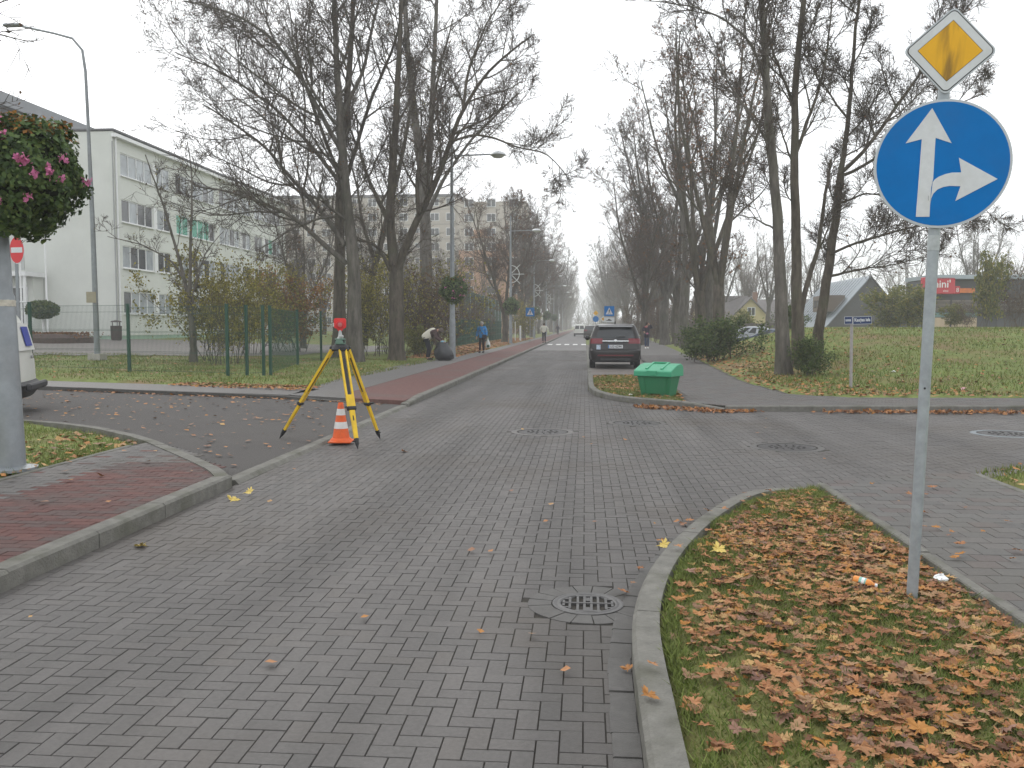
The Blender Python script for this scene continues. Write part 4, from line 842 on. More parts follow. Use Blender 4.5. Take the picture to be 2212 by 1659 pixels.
# ------------------------------------------------------------------ buildings
M_wall = mat('school_wall', (.62,.64,.6), .9, var=.06, scale=.8, bump=.15, bscale=60, spec=.15, stain=(.53,.55,.5), stain_scale=.25, stain_amt=.5)
M_white = mat('white_frame', (.74,.75,.75), .5, var=.05, scale=5)
M_pl = mat('green_plinth', (.3,.43,.33), .85, var=.15, scale=2)
M_glass = mat('window_glass', (.045,.05,.055), .07, var=.4, scale=.7, spec=.6)
M_glassl = mat('window_sky_reflection', (.3,.33,.35), .12, var=.35, scale=.9, spec=.6)  # pale base colour paints a sky reflection into some panes
M_curt = mat('green_blind', (.1,.36,.27), .5, var=.15, scale=2, spec=.5)
M_roof = mat('roof_felt', (.12,.12,.125), .9, var=.2, scale=2)
M_metal = mat('galvanised', (.33,.36,.38), .5, var=.18, scale=16, metal=.45, spec=.4)
def facade(mb, A, B, z0, z1, openings, depth=.14):
    """wall from plan point A to B, outside on the right hand walking A to B; openings (u0,u1,z0,z1) get reveals"""
    A = Vector((*A, 0)); B = Vector((*B, 0)); u = (B-A).normalized(); n = Vector((u.y, -u.x, 0)); Ln = (B-A).length
    us = sorted({0, Ln, *[o[0] for o in openings], *[o[1] for o in openings]}); zs = sorted({z0, z1, *[o[2] for o in openings], *[o[3] for o in openings]})
    def P(s, z, d=0): return A+u*s-n*d+Vector((0, 0, z))
    for a, b_ in zip(us, us[1:]):
        for c, d in zip(zs, zs[1:]):
            mu, mz = (a+b_)/2, (c+d)/2
            if any(o[0] < mu < o[1] and o[2] < mz < o[3] for o in openings): continue
            mb.quad(P(a, c), P(b_, c), P(b_, d), P(a, d))
    for (a, b_, c, d) in openings:
        mb.quad(P(a, c, depth), P(b_, c, depth), P(b_, c), P(a, c)); mb.quad(P(a, d), P(b_, d), P(b_, d, depth), P(a, d, depth))
        mb.quad(P(a, c), P(a, d), P(a, d, depth), P(a, c, depth)); mb.quad(P(b_, c, depth), P(b_, d, depth), P(b_, d), P(b_, c))
    return P, u, n
XS, Y0s, Y1s = -33.3, 61.0, 97.2
school = thing('school_building', 'long four storey pale school block with white window bands', 'building', (XS, Y0s, .5))
off = Vector((XS, Y0s, .5)); wmb = MB(Matrix.Translation(-off)); ops = []
rows = [2.5, 5.8, 9.1, 12.4]
for z in rows:
    for k in range(4):
        y0 = 1.0+8.62*k
        for (a, b_) in (((0, 4.7), (5.35, 7.6)) if k % 2 == 0 else ((0, 2.25), (2.9, 7.6))): ops.append((y0+a, y0+b_, z, z+1.62))
facade(wmb, (XS, Y0s), (XS, Y1s), .9, 15.3, ops)
wmb.quad((XS-12,Y0s,.9),(XS,Y0s,.9),(XS,Y0s,15.3),(XS-12,Y0s,15.3)); wmb.quad((XS,Y1s,.9),(XS-12,Y1s,.9),(XS-12,Y1s,15.3),(XS,Y1s,15.3)); wmb.quad((XS-12,Y1s,.9),(XS-12,Y0s,.9),(XS-12,Y0s,15.3),(XS-12,Y1s,15.3))
wmb.build('wall', M_wall, school)
b = MB(Matrix.Translation(-off)); b.box((XS-6, (Y0s+Y1s)/2, .65), (11.9, Y1s-Y0s-.1, .6)); b.build('plinth', M_pl, school)
b = MB(Matrix.Translation(-off)); b.box((XS-6, (Y0s+Y1s)/2, 15.42), (12.3, Y1s-Y0s+.2, .12)); rfo = b.build('roof', M_roof, school)
b = MB(Matrix.Translation(-off)); b.box((XS-.01+.22, (Y0s+Y1s)/2, 15.0), (.4, Y1s-Y0s+.3, .22)); b.build('cornice', M_white, school)
b = MB(Matrix.Translation(-off)); b.tube([(XS+.1, Y0s+.25, 15), (XS+.1, Y0s+.25, .6)], .07); b.build('downpipe', M_white, school)
b = MB(Matrix.Translation(-off)); b.tube([(XS+.02, Y0s+.0-.06, 14.6), (XS+.02, Y0s-.06, .7)], .05); b.build('cable_duct', mat('duct', (.3,.31,.31), .6), school)
def window_mesh(w, h, n):
    b = MB(); t = .07
    b.box((0, w/2, t/2), (.08, w, t)); b.box((0, w/2, h-t/2), (.08, w, t))
    for k in range(n+1): b.box((0, min(max(w*k/n, t/2), w-t/2), h/2), (.085, t, h-2*t-.004))
    b.box((.13, w/2, -.05), (.22, w+.1, .05))
    return b.mesh('window', M_white)
wms = {4: window_mesh(4.7, 1.62, 4), 2: window_mesh(2.25, 1.62, 2)}
random.seed(5); pm = {}
for nm, m_ in (('d', M_glass), ('l', M_glassl), ('g', M_curt)):
    for n_ in (2, 4):
        w = (4.7 if n_ == 4 else 2.25)/n_-.07; b = MB(); b.box((0, 0, 0), (.02, w, 1.48)); pm[nm, n_] = b.mesh('pane', m_)
for i, (a, b_, z0, z1) in enumerate(ops):
    n_ = 4 if b_-a > 3 else 2; o = bpy.data.objects.new('window', wms[n_]); o.location = Vector((XS-.09, Y0s+a, z0))-off; link(o, school)
    row = rows.index(z0)
    for k in range(n_):
        c = random.choices('dlg', ((8, 3, .5), (6, 4, 0), (5, 4, .6), (2, 7, 0))[row])[0]
        if row == 2 and i % 8 in (2, 3) and k < 3: c = 'g'
        p = bpy.data.objects.new('pane', pm[c, n_]); p.location = (-.02, (b_-a)*(k+.5)/n_, .81); link(p, o)
for k in range(4):      # white panels between paired windows
    for z in rows:
        y = 1.0+8.62*k+(5.02 if k % 2 == 0 else 2.57); b = MB(); b.box((.01, 0, .8), (.06, .5, 1.6)); o = b.build('white_panel', M_white, school); o.location = Vector((XS, Y0s+y, z))-off
# entrance at the end of the gable
ent = Vector((-40.6, 60.0, .6))
b = MB(Matrix.Translation(-off)); b.box((-41.5, 60.3, 2.9), (5.6, 1.2, 4.4)); b.build('porch', M_wall, school)
b = MB(Matrix.Translation(-off)); b.box((-41.5, 59.6, 5.2), (6.2, 2.4, .3)); b.build('canopy', M_white, school)
b = MB(Matrix.Translation(-off)); b.box((-41.5, 58.5, 6.0), (6.0, .08, 1.1)); b.build('balcony_rail', mat('rail_grey', (.45,.47,.46), .6), school)
for x in (-43.2, -41.5, -39.8):
    b = MB(); b.box((0,0,0), (1.2, .06, 2.5)); o = b.build('door_pane', M_glass, school); o.location = Vector((x, 59.68, 3.0))-off
    b = MB(); 
    for dx in (-.65, .65): b.box((dx,0,0), (.12,.1,2.7))
    b.box((0,0,.3), (1.2,.1,.12)); b.box((0,0,1.32),(1.18,.1,.1)); f_ = b.build('door_frame', M_white, school); f_.location = Vector((x, 59.64, 3.0))-off
b = MB(Matrix.Translation(-off)); b.tube([(-38.6,58.6,.6),(-38.6,58.6,5.1)], .12, 10); b.build('column', M_white, school)
st = thing('stairs', 'concrete entrance stairs with metal handrails before the school', 'stairs', (-38.2, 55.2, .5))
for k in range(8): b = MB(); b.box((-1.5-.18*k, 1.6+.16*k*.9, .08+.16*k), (6.4-.36*k, 3.4-.3*k, .16)); b.build('step', mat('step_stone', (.16,.15,.14), .9, var=.2, scale=4), st)
for yy in (0.3, 1.5):
    b = MB(); b.tube([(1.2, yy, .9), (-2.4, yy+.6, 2.3)], .03); b.tube([(1.2, yy, .6), (-2.4, yy+.6, 1.9)], .02)
    for k in range(6): b.tube([(1.2-.7*k, yy+.12*k, .1+.25*k), (1.2-.7*k, yy+.12*k, .9+.27*k)], .025)
    b.build('handrail', M_metal, st)
for px, lb in ((103, 'tall white flagpole at the school gable'), (48, 'white flagpole beside the school entrance behind the no entry sign')):
    p = AT(px, 704, 56.5); b = MB(); b.tube([(0,0,0),(0,0,7.5)], [.07,.05]); t = thing('flagpole', lb, 'flagpole', (p.x, p.y, .55)); b.build('mast', M_white, t); b = MB(); b.ball((0,0,7.52), .09); b.build('finial', M_white, t); b = MB(); b.lathe([(.2,0),(.2,.12),(.08,.15)], 12); b.build('base', M_white, t)
p = AT(285, 704, 57); t = thing('litter_bin', 'dark brown litter bin against the green plinth', 'litter bin', (p.x, p.y, hz(p.x, p.y)+.02)); M_dbin = mat('bin_brown', (.05,.03,.028), .6, var=.2, scale=8)
p = AT(251, 704, 56.5); t.location = (p.x, 56.5, hz(p.x, 56.5)+.02)
b = MB(); b.lathe([(.3,0),(.34,.1),(.36,.95),(.3,.97)], 10); b.build('barrel', M_dbin, t)
for s_ in (-1, 1): b = MB(); b.tube([(s_*.25,0,.95),(s_*.25,0,1.2)], .03); b.build('strut', M_dbin, t)
b = MB(); b.lathe([(.36,1.2),(.3,1.28),(.05,1.33)], 12); b.build('lid', M_dbin, t)
p = AT(93, 704, 50); t = thing('topiary_tree', 'small clipped ball tree with white trunk by the school stairs', 'tree', (p.x, 50, hz(p.x, 50)))
b = MB(); b.tube([(0,0,0),(.05,0,.7),(0,0,1.4)], .08); b.build('trunk', M_white, t)
rgt = np.random.default_rng(8); v = nrm(rgt.normal(size=(2500, 3)))*np.array([1.15,1,.65])*rgt.uniform(.7,1.05,(2500,1))*.8+np.array([0,0,1.95]); link(bpy.data.objects.new('crown', leaf_quads('crown', v, .12, M_green, rgt)), t)
t = thing('flower_bed', 'round raised bed of dull red plants by the school stairs', 'flower bed', (p.x+.9, 49.5, hz(p.x, 50)))
b = MB(); b.lathe([(2.3,0),(2.2,.3),(1.4,.5),(.05,.55)], 20); b.build('soil', mat('bed_soil', (.06,.035,.03), .95, var=.5, scale=5), t)
v = np.stack([rgt.normal(0,1,900), rgt.normal(0,.7,900), rgt.uniform(.3,.62,900)], 1); link(bpy.data.objects.new('plants', leaf_quads('plants', v, .12, M_rust, rgt)), t)
# taller hall block behind
hb = thing('hall_block', 'taller dark hall block with grey flat roof edge behind the school', 'building', (-52.5, 70, .5))
b = MB(); b.box((0,0,9), (15, 26, 18)); b.build('wall', mat('hall_wall', (.09,.085,.09), .85, var=.15, scale=1), hb); b = MB(); b.box((.2,0,18.5), (15.6, 26.6, 1.0)); b.build('roof', mat('hall_fascia', (.22,.23,.245), .7, var=.1, scale=1), hb)
# apartment block far behind the trees
M_apt = mat('panel_grey', (.42,.38,.33), .9, var=.15, scale=.5); M_apo = mat('panel_orange', (.44,.25,.15), .9, var=.2, scale=.5)
ab = thing('apartment_block', 'long nine storey grey and orange panel apartment block', 'building', (-40, 168, 0))
b = MB(); b.box((-5, 6, 13), (42, 12, 26)); b.build('wall', M_apt, ab); b = MB(); b.box((22.5, 4.7, 12.4), (13, 12, 24.8)); b.build('stair_wing', M_apt, ab)
b = MB(); b.box((-5, 6, 26.2), (42.6, 12.6, .5)); b.build('roof', M_roof, ab)
b = MB(); 
for k in range(7): b.box((20.5+ (k % 2)*4.2, -1.4, 2.6+2.7*k), (3.9, .12, 1.6))
b.box((22.5,-1.38,8.0),(12.6,.06,15.6)); b.build('orange_panels', M_apo, ab)
for k in range(9):
    b = MB(); b.box((-5, -.03, 1.25+2.8*k), (41.8, .06, .1)); b.build('panel_joint', mat('joint_dark', (.24,.23,.22), .9), ab)
bw = MB(); bw.box((0,0,0),(1.7,.1,1.5)); bw.mi = 1; bw.box((0,-.06,0),(1.5,.04,1.3)); bw.mi = 0; bw.box((0,-.09,0),(.09,.03,1.28)); wme = bw.mesh('window', [M_white, M_glass])
for k in range(9):
    for j in range(14):
        o = bpy.data.objects.new('window', wme); o.location = (-24.5+3.0*j, -.05, 2.6+2.8*k); link(o, ab)
        if j in (3, 7, 11):
            if k == 0: bl = MB(); bl.box((0,-.5,-.3),(2.6,.9,.9)); balm = bl.mesh('balcony', mat('balcony', (.34,.3,.26), .9, var=.2, scale=.6))
            q_ = bpy.data.objects.new('balcony', balm); q_.location = (-24.5+3.0*j, -.1, 2.2+2.8*k); link(q_, ab)
    for j in range(3):
        o = bpy.data.objects.new('window', wme); o.location = (18.2+4.2*j, -1.46, 2.9+2.7*k); link(o, ab)
# yellow house
M_yw = mat('yellow_plaster', (.58,.5,.26), .9, var=.08, scale=1.5); M_tile = mat('grey_roof_tile', (.15,.135,.135), .85, var=.2, scale=2, bump=.3, bscale=8)
YH = 128.0; yh0 = AT(1615, 704, YH); yh = thing('yellow_house', 'small yellow house with grey pitched roof behind the trees', 'house', (yh0.x, YH, -.3))
def gable(mb, w, h0, h1, y0, y1): mb.add([(-w/2,y0,0),(w/2,y0,0),(w/2,y0,h0),(0,y0,h1),(-w/2,y0,h0),(-w/2,y1,0),(w/2,y1,0),(w/2,y1,h0),(0,y1,h1),(-w/2,y1,h0)], [(0,1,2,3,4),(9,8,7,6,5),(0,5,6,1),(1,6,7,2),(0,4,9,5)])
def roofs(mb, w, h0, h1, y0, y1, th=.18, ov=.4):
    for s_ in (-1, 1):
        k = (h1-h0)/(w/2); x = w/2+ov; z = h0-ov*k
        mb.add([(s_*x,y0-ov,z),(0,y0-ov,h1+.02),(0,y1+ov,h1+.02),(s_*x,y1+ov,z),(s_*x,y0-ov,z+th),(0,y0-ov,h1+th+.02),(0,y1+ov,h1+th+.02),(s_*x,y1+ov,z+th)], [(0,1,2,3),(7,6,5,4),(0,4,5,1),(3,2,6,7),(0,3,7,4)])
b = MB(); gable(b, 5.4, 2.9, 5.7, -2, 6); b.build('wall', M_yw, yh); b = MB(); roofs(b, 5.4, 2.9, 5.7, -2, 6); b.build('roof', M_tile, yh)
b = MB(Matrix.Translation((-3.8, 2.5, 0))@Matrix.Rotation(R(90), 4, 'Z')); gable(b, 7, 3.2, 6.0, -3.8, 3.2); b.build('side_wing_wall', M_yw, yh); b = MB(Matrix.Translation((-3.8, 2.5, 0))@Matrix.Rotation(R(90), 4, 'Z')); roofs(b, 7, 3.2, 6.0, -3.8, 3.2); b.build('side_wing_roof', M_tile, yh)
b = MB(); b.box((.1,-2.05,3.9),(1.1,.1,1.2)); w_ = b.build('window', M_white, yh); 
for dx in (-.25, .25): b = MB(); b.box((.1+dx,-2.12,3.9),(.38,.04,1.0)); b.build('pane', M_glass, w_)
for dx in (-1.4, 1.5): b = MB(); b.box((dx,-2.05,1.6),(1.1,.1,1.2)); w_ = b.build('window', M_white, yh); b = MB(); b.box((dx,-2.12,1.6),(.85,.04,1.0)); b.build('pane', M_glass, w_)
b = MB(); b.box((1.4,2.5,6.0),(.6,.6,1.5)); b.build('chimney', mat('chimney_brick', (.25,.14,.1), .9), yh)
gx = AT(1690, 704, 140).x; gh = thing('grey_barn', 'low house with broad grey roof right of the yellow house', 'house', (gx, 140, -.3)); b = MB(Matrix.Rotation(R(90), 4, 'Z')); gable(b, 9, 2.6, 5.8, -5, 6); b.build('wall', mat('barn_wall', (.2,.17,.15), .9), gh); b = MB(Matrix.Rotation(R(90), 4, 'Z')); roofs(b, 9, 2.6, 5.8, -5, 6); b.build('roof', M_tile, gh)
# dark steep-roofed house
A0 = AT(1877, 704, 100); ah = thing('dark_house', 'dark steep gabled house with pale metal roof slope', 'house', (A0.x, 100, .9))
M_dk = mat('dark_shingle', (.085,.085,.09), .85, var=.15, scale=3); M_zinc = mat('zinc_roof', (.2,.23,.26), .55, var=.1, scale=1, metal=.3)
b = MB(); gable(b, 8.6, .9, 6.0, 0, 19); b.build('wall', M_dk, ah)
for s_, mm in ((-1, M_zinc), (1, M_dk)):
    b = MB(); k = 5.1/4.3; x = 4.75; z = .9-.45*k; th = .15
    b.add([(s_*x,-.3,z),(0,-.3,6.02),(0,19.3,6.02),(s_*x,19.3,z),(s_*x,-.3,z+th),(0,-.3,6.02+th),(0,19.3,6.02+th),(s_*x,19.3,z+th)], [(0,1,2,3),(7,6,5,4),(0,4,5,1),(3,2,6,7),(0,3,7,4)]); b.build('roof_slope', mm, ah)
    if s_ < 0:
        for k2 in range(16): b = MB(Matrix.Translation((-2.4, 1+1.2*k2, 3.5))@Matrix.Rotation(-math.atan2(5.1, 4.3), 4, 'Y')); b.box((0,0,.1),(6.2,.05,.05)); b.build('seam', M_zinc, ah)
b = MB(); b.box((-3.3, 4, 3.2), (2.2, 5, 1.8)); b.build('dormer', mat('dormer_brown', (.13,.1,.08), .9), ah)
for k in range(3): b = MB(); b.box((-4.42, 2.6+1.4*k, 3.2), (.06, .9, .8)); b.build('dormer_window', M_glass, ah)
gw = AT(1940, 704, 108); gy = thing('low_shed', 'low grey shed roof right of the dark steep house', 'shed', (gw.x+2, 112, 1.0)); b = MB(); b.box((0,0,1.5),(12,6,3)); b.build('wall', M_dk, gy); b = MB(); b.box((0,-.3,3.3),(12.6,7,.5)); b.build('roof', M_tile, gy)
# shop
sx = AT(2005, 704, 84).x; shop = thing('shop_building', 'low dark shop building with red sign and slatted wall', 'shop', (sx, 84, 1.3), R(3))
b = MB(); b.box((14, 2.5, 2.35), (28, 5, 4.3)); b.build('wall', mat('shop_wall', (.06,.062,.07), .75, var=.1, scale=1), shop)
b = MB(); b.box((14.1, 2.3, 4.72), (28.4, 5.8, .36)); b.build('roof', mat('shop_fascia', (.33,.38,.42), .4, metal=.3), shop)
b = MB(); b.box((2.1, -.06, .55), (4.4, .1, 1.0)); b.build('base_panel', mat('beige_panel', (.5,.4,.28), .85, var=.1, scale=2), shop)
b = MB(); b.box((2.1, -.06, 1.3), (4.4, .1, .42)); b.build('window', mat('teal_glass', (.14,.24,.23), .15, var=.2, scale=1), shop)
M_slat = mat('slat_wood', (.3,.25,.21), .8, var=.2, scale=2)
for k in range(9): b = MB(); b.box((5.5, -.16, 1.65+.12*k), (13, .05, .045)); b.build('slat', M_slat, shop)
for k in range(10): b = MB(); b.box((20, -.16, 1.2+.2*k), (12, .05, .06)); b.build('slat', M_slat, shop)
for x in (1.9, 6.0, 10.2): b = MB(); b.box((x, -.24, 1.6), (.1, .08, 2.8)); b.build('post', mat('shop_post', (.03,.03,.035), .6), shop)
M_red = mat('sign_red', (.5,.03,.05), .4)
b = MB(); b.box((.6, -.35, 3.93), (2.9, .5, 1.5), ch=.05); sg = b.build('sign_box', M_red, shop)
RX = Matrix.Rotation(R(90), 4, 'X')
text_mesh("mini'", .95, M_white, 'lettering', sg, Matrix.Translation((.75, -.615, 4.05))@RX, .004, bold=.012)
text_mesh("rimi", .3, M_white, 'lettering', sg, Matrix.Translation((1.2, -.615, 3.45))@RX, .004)
b = MB(); b.box((2.4, -.2, 3.55), (.45, .2, .7), ch=.03); s2 = b.build('sign_box', M_red, shop); text_mesh("8", .55, M_white, 'lettering', s2, Matrix.Translation((2.4, -.31, 3.53))@RX, .004)
b = MB(); b.box((3.3, -.2, 3.5), (1.3, .16, .42)); b.build('orange_sign', mat('sign_orange', (.6,.16,.03), .5, var=.3, scale=3), shop)
b = MB(); b.tube([(20,2,4.9),(20,2,6.0),(22,2,6.0)], .1); b.build('roof_pipe', M_white, shop)
# brown board wall on the right beyond the footpath
bw_ = thing('board_fence', 'low grey brown board fence beyond the footpath walker', 'fence', (6.6, 66, .1)); 
M_board = mat('old_board', (.12,.105,.095), .9, var=.3, scale=4, stretch=(3,3,.4)); 
b0 = MB(); b0.box((0,0,.85),(.14,.03,1.7)); bme = b0.mesh('board', M_board)
for k in range(64): o = bpy.data.objects.new('board', bme); o.location = (.155*k, 5.2*k/64, random.uniform(-.03, .03)); o.rotation_euler = (0,0,.48); link(o, bw_)

# ------------------------------------------------------------------ green mesh fences
M_fence = mat('fence_green', (.012,.06,.038), .5, spec=.4)
def wires(mb, a, b_, h, z, zb, step, r):
    a = Vector(a); b_ = Vector(b_); n = max(2, int((b_-a).length/step)); d = (b_-a).normalized()
    for k in range(n+1):
        p = a.lerp(b_, k/n); mb.tube([(p.x, p.y, z+zb), (p.x, p.y, z+h)], r, 3, False)
    for zz in (zb+.02, .63, .67, 1.25, 1.29, h-.22, h-.02):
        if zz < h: mb.tube([(a.x, a.y, z+zz), (b_.x, b_.y, z+zz)], r*1.25, 4, False)
def fence(name, label, posts, h, step=.05, r=.0035, pr=.04, dbl=(), m=None, mp=None, skip=()):
    p0 = Vector(posts[0]); t = thing(name, label, 'fence', (p0.x, p0.y, 0)); 
    for i, p in enumerate(posts):
        z = hz(p[0], p[1]); b = MB(Matrix.Translation((-p0.x, -p0.y, 0))); b.box((p[0], p[1], z+h/2-.05), (pr*2, pr*2, h+.2)); b.box((p[0], p[1], z+h+.06), (pr*2.2, pr*2.2, .03)); b.build('post', mp or m or M_fence, t)
    for i, (a, c) in enumerate(zip(posts, posts[1:])):
        if i in skip: continue
        b = MB(Matrix.Translation((-p0.x, -p0.y, 0))); A = Vector((*a[:2], 0)); B = Vector((*c[:2], 0)); d = (B-A).normalized()*pr*1.05
        wires(b, A+d, B-d, h, (hz(*a[:2])+hz(*c[:2]))/2, .06, step, r); b.build('mesh_panel', m or M_fence, t)
    return t
pf = [AT(-145, 704, 28.6), AT(65, 704, 27.4), AT(277, 704, 26.5), AT(490, 704, 25.4), AT(532, 704, 26.0), AT(568, 704, 26.2)]
fence('mesh_fence', 'green wire mesh fence along the side street before the school', [(p.x, p.y) for p in pf], 2.05)
fence('mesh_fence', 'green mesh fence running along the road behind the big trees', [(p.x, p.y) for p in (AT(583, 704, 26.3), AT(642, 704, 33.4), AT(693, 704, 36.8), AT(742, 704, 40.5))]+[(-9.9, 45+3*k) for k in range(6)], 2.05, r=.002)
fence('mesh_fence', 'dark green mesh fence beside the person in blue', [(-9.3+.006*k, 61+2.6*k) for k in range(15)], 2.0, step=.05, r=.006)
fence('court_fence', 'tall ball court fence on pale posts behind the green mesh fence', [(-14, 98+5*k) for k in range(11)], 5.6, step=.09, r=.012, pr=.05, mp=M_metal)

# ------------------------------------------------------------------ street lamps
M_pole = mat('lamp_galvanised', (.25,.27,.285), .55, var=.22, scale=5, metal=.35, spec=.4, stain=(.2,.2,.2), stain_scale=1.6, stain_amt=.5)
def street_lamp(label, X, Y, wheel=False, detail=True):
    z = hz(X, Y) if Y > 15 else .1; t = thing('street_lamp', label, 'street lamp', (X, Y, z), 0, 'street lamps along the left pavement')
    b = MB(); b.lathe([(.26,0),(.26,.03),(.15,.05)], 16); b.build('base_plate', M_pole, t, 40)
    b = MB(); b.tube([(0,0,.02),(0,0,1.8),(0,0,1.83),(0,0,7),(0,0,10.6)], [.145,.14,.125,.085,.05], 14); b.build('pole', M_pole, t, 40)
    b = MB(); b.tube([(0,0,9.35),(1.85,0,9.4)], .035, 8); b.tube([(0,0,10.3),(1.5,0,9.42)], .01, 4); b.build('arm', M_pole, t)
    b = MB(); b.lathe([(.02,.17),(.2,.15),(.33,.08),(.37,0),(.35,-.02)], 20, (2.15,0,9.36)); b.build('lamp_head', mat('lamp_shell', (.55,.57,.58), .4, metal=.3), t, 50)
    b = MB(); b.lathe([(.33,0),(.2,-.1),(.02,-.13)], 16, (2.15,0,9.34)); b.build('lens', mat('lamp_lens', (.6,.62,.62), .2), t, 50)
    if wheel:
        w = MB(); rr_ = .72; arc = [(rr_*math.sin(a), 0, 5.8+rr_*math.cos(a)) for a in np.linspace(.03, math.pi-.03, 17)]; w.tube(arc, .035, 6)
        for a in (45, 90, 135): w.tube([(.1*math.sin(R(a)), 0, 5.8+.1*math.cos(R(a))), (1.12*math.sin(R(a)), 0, 5.8+1.12*math.cos(R(a)))], .03, 6)
        w.build('wheel_ornament', mat('ornament_white', (.62,.63,.62), .5), t)
    return t
LX = -6.2
nl = G(24, 1016, .1)
street_lamp('near lamp post cut by the picture edge, carrying the big pink flower ball', nl.x, nl.y).rotation_euler = (0, R(-1.7), 0)
bnd = MB(); 
for k, Y in enumerate((41.3, 74, 108, 142, 176, 210, 245)):
    street_lamp(('lamp post with flower ball beside the stooping person', 'second lamp post with half wheel ornament by the reddish tree', 'third lamp post with half wheel ornament near the blue crossing sign', 'fourth hazy lamp post from the camera', 'fifth hazy lamp post from the camera', 'sixth hazy lamp post from the camera', 'farthest hazy lamp post in the left row')[k], LX, Y, k in (1, 2, 3))
p = AT(46, 376, nl.y); flower_ball('big ball of dark leaves and pink flowers on the near lamp post', (p.x, nl.y, p.z), .585, 11000, 1, 22, .05, .046)
p = AT(978, 625, 41.3); flower_ball('flower ball with few pale pink blooms above the stooping person', (LX+.05, 41.3, p.z), .64, 2600, 2, 9, .03, .08)
for Y, lb in ((74, 'green flower ball on the second lamp post'), (108, 'green flower ball on the third lamp post'), (142, 'hazy flower ball on the fourth lamp post'), (176, 'hazy flower ball on the fifth lamp post')):
    flower_ball(lb, (LX+.05, Y, 3.25), .72, 1600, int(Y), 3, 0, .1)
# strap and label on near pole
t = thing('pole_band', 'pale worn strap wound round the near lamp post', 'strap', (nl.x-.05, nl.y, AT(20, 655, nl.y).z)); b = MB(); b.lathe([(.136,-.035),(.142,-.03),(.142,.03),(.136,.035)], 18); b.build('strap', mat('strap_cream', (.5,.47,.4), .8, var=.3, scale=20), t)
# tall school lamp
tl = base_at(208, 33); t = thing('yard_lamp', 'tall slender grey lamp with curved arm inside the school fence', 'street lamp', tl)
b = MB(); b.tube([(0,0,0),(0,0,.5),(-.02,0,5),(-.08,0,9.2),(-.12,0,11.0),(-.22,0,11.8),(-.6,0,12.25),(-1.3,0,12.45),(-2.6,0,12.75)], [.12,.11,.09,.06,.055,.05,.045,.04,.04], 12); b.build('pole', M_pole, t, 40)
b = MB(); b.box((-2.95,0,12.8),(.75,.26,.12),ch=.05); b.build('lamp_head', M_pole, t); b = MB(); b.box((0,0,.12),(.5,.5,.3)); b.build('footing', mat('footing', (.4,.38,.35), .9), t)
b = MB(); b.box((-.1,-.12,2.45),(.38,.04,.42)); b.build('notice_board', mat('notice', (.33,.3,.22), .8, var=.15, scale=4), t)
# distant lamp on the right
q_ = AT(1999, 704, 90); t = thing('distant_lamp', 'thin white lamp with bent head behind the dark house', 'street lamp', (q_.x, 90, 1.0)); b = MB(); b.tube([(0,0,0),(0,0,6),(-.3,0,6.8),(-1,0,7)], .06, 6); b.build('pole', M_white, t); b = MB(); b.box((-1.2,0,7),(.7,.2,.12)); b.build('lamp_head', M_white, t)

# ------------------------------------------------------------------ signs
M_blue = mat('sign_blue', (.0,.15,.46), .5, var=.06, scale=9, spec=.15, stain=(.02,.13,.36), stain_scale=3, stain_amt=.5); M_refl = mat('sign_white', (.6,.62,.64), .5, var=.07, scale=30, spec=.3, stain=(.5,.51,.5), stain_scale=6, stain_amt=.5); M_sback = mat('sign_back', (.3,.31,.32), .5, metal=.5)
M_yel_s = mat('sign_yellow', (.75,.4,.015), .45, var=.07, scale=6, spec=.3); M_black = mat('sign_black', (.015,.015,.015), .5); M_bgrey = mat('sign_rim', (.45,.48,.5), .45, metal=.3)
# streaks of dirt on the yellow face
nt = M_yel_s.node_tree; bs = nt.nodes['Principled BSDF']; tc = nt.nodes.new('ShaderNodeTexCoord'); mp = nt.nodes.new('ShaderNodeMapping'); mp.inputs['Scale'].default_value = (14, 2.2, 1); nz = nt.nodes.new('ShaderNodeTexNoise'); nz.inputs['Scale'].default_value = 1.4; nz.inputs['Detail'].default_value = 6
nt.links.new(tc.outputs['Object'], mp.inputs[0]); nt.links.new(mp.outputs[0], nz.inputs[0]); sep = nt.nodes.new('ShaderNodeSeparateXYZ'); nt.links.new(tc.outputs['Object'], sep.inputs[0])
ab_ = nt.nodes.new('ShaderNodeMath'); ab_.operation = 'ABSOLUTE'; nt.links.new(sep.outputs[0], ab_.inputs[0]); mr = nt.nodes.new('ShaderNodeMapRange'); mr.inputs[1].default_value = .015; mr.inputs[2].default_value = .075; mr.inputs[3].default_value = 1; mr.inputs[4].default_value = 0; nt.links.new(ab_.outputs[0], mr.inputs[0])
m2_ = nt.nodes.new('ShaderNodeMapRange'); m2_.inputs[1].default_value = .42; m2_.inputs[2].default_value = .62; m2_.inputs[4].default_value = .75; nt.links.new(nz.outputs['Fac'], m2_.inputs[0]); mu = nt.nodes.new('ShaderNodeMath'); mu.operation = 'MULTIPLY'; nt.links.new(mr.outputs[0], mu.inputs[0]); nt.links.new(m2_.outputs[0], mu.inputs[1])
mx = nt.nodes.new('ShaderNodeMix'); mx.data_type = 'RGBA'; src = bs.inputs['Base Color'].links[0].from_socket; nt.links.new(src, mx.inputs[6]); mx.inputs[7].default_value = (.12,.07,.02,1); nt.links.new(mu.outputs[0], mx.inputs['Factor']); nt.links.new(mx.outputs[2], bs.inputs['Base Color'])
def rrect(w, h, r, n=5):
    return [(sx*(w/2-r)+r*math.cos(a), sy*(h/2-r)+r*math.sin(a)) for sx, sy, a0 in ((1,1,0),(-1,1,90),(-1,-1,180),(1,-1,270)) for a in [R(a0+90*k/n) for k in range(n+1)]]
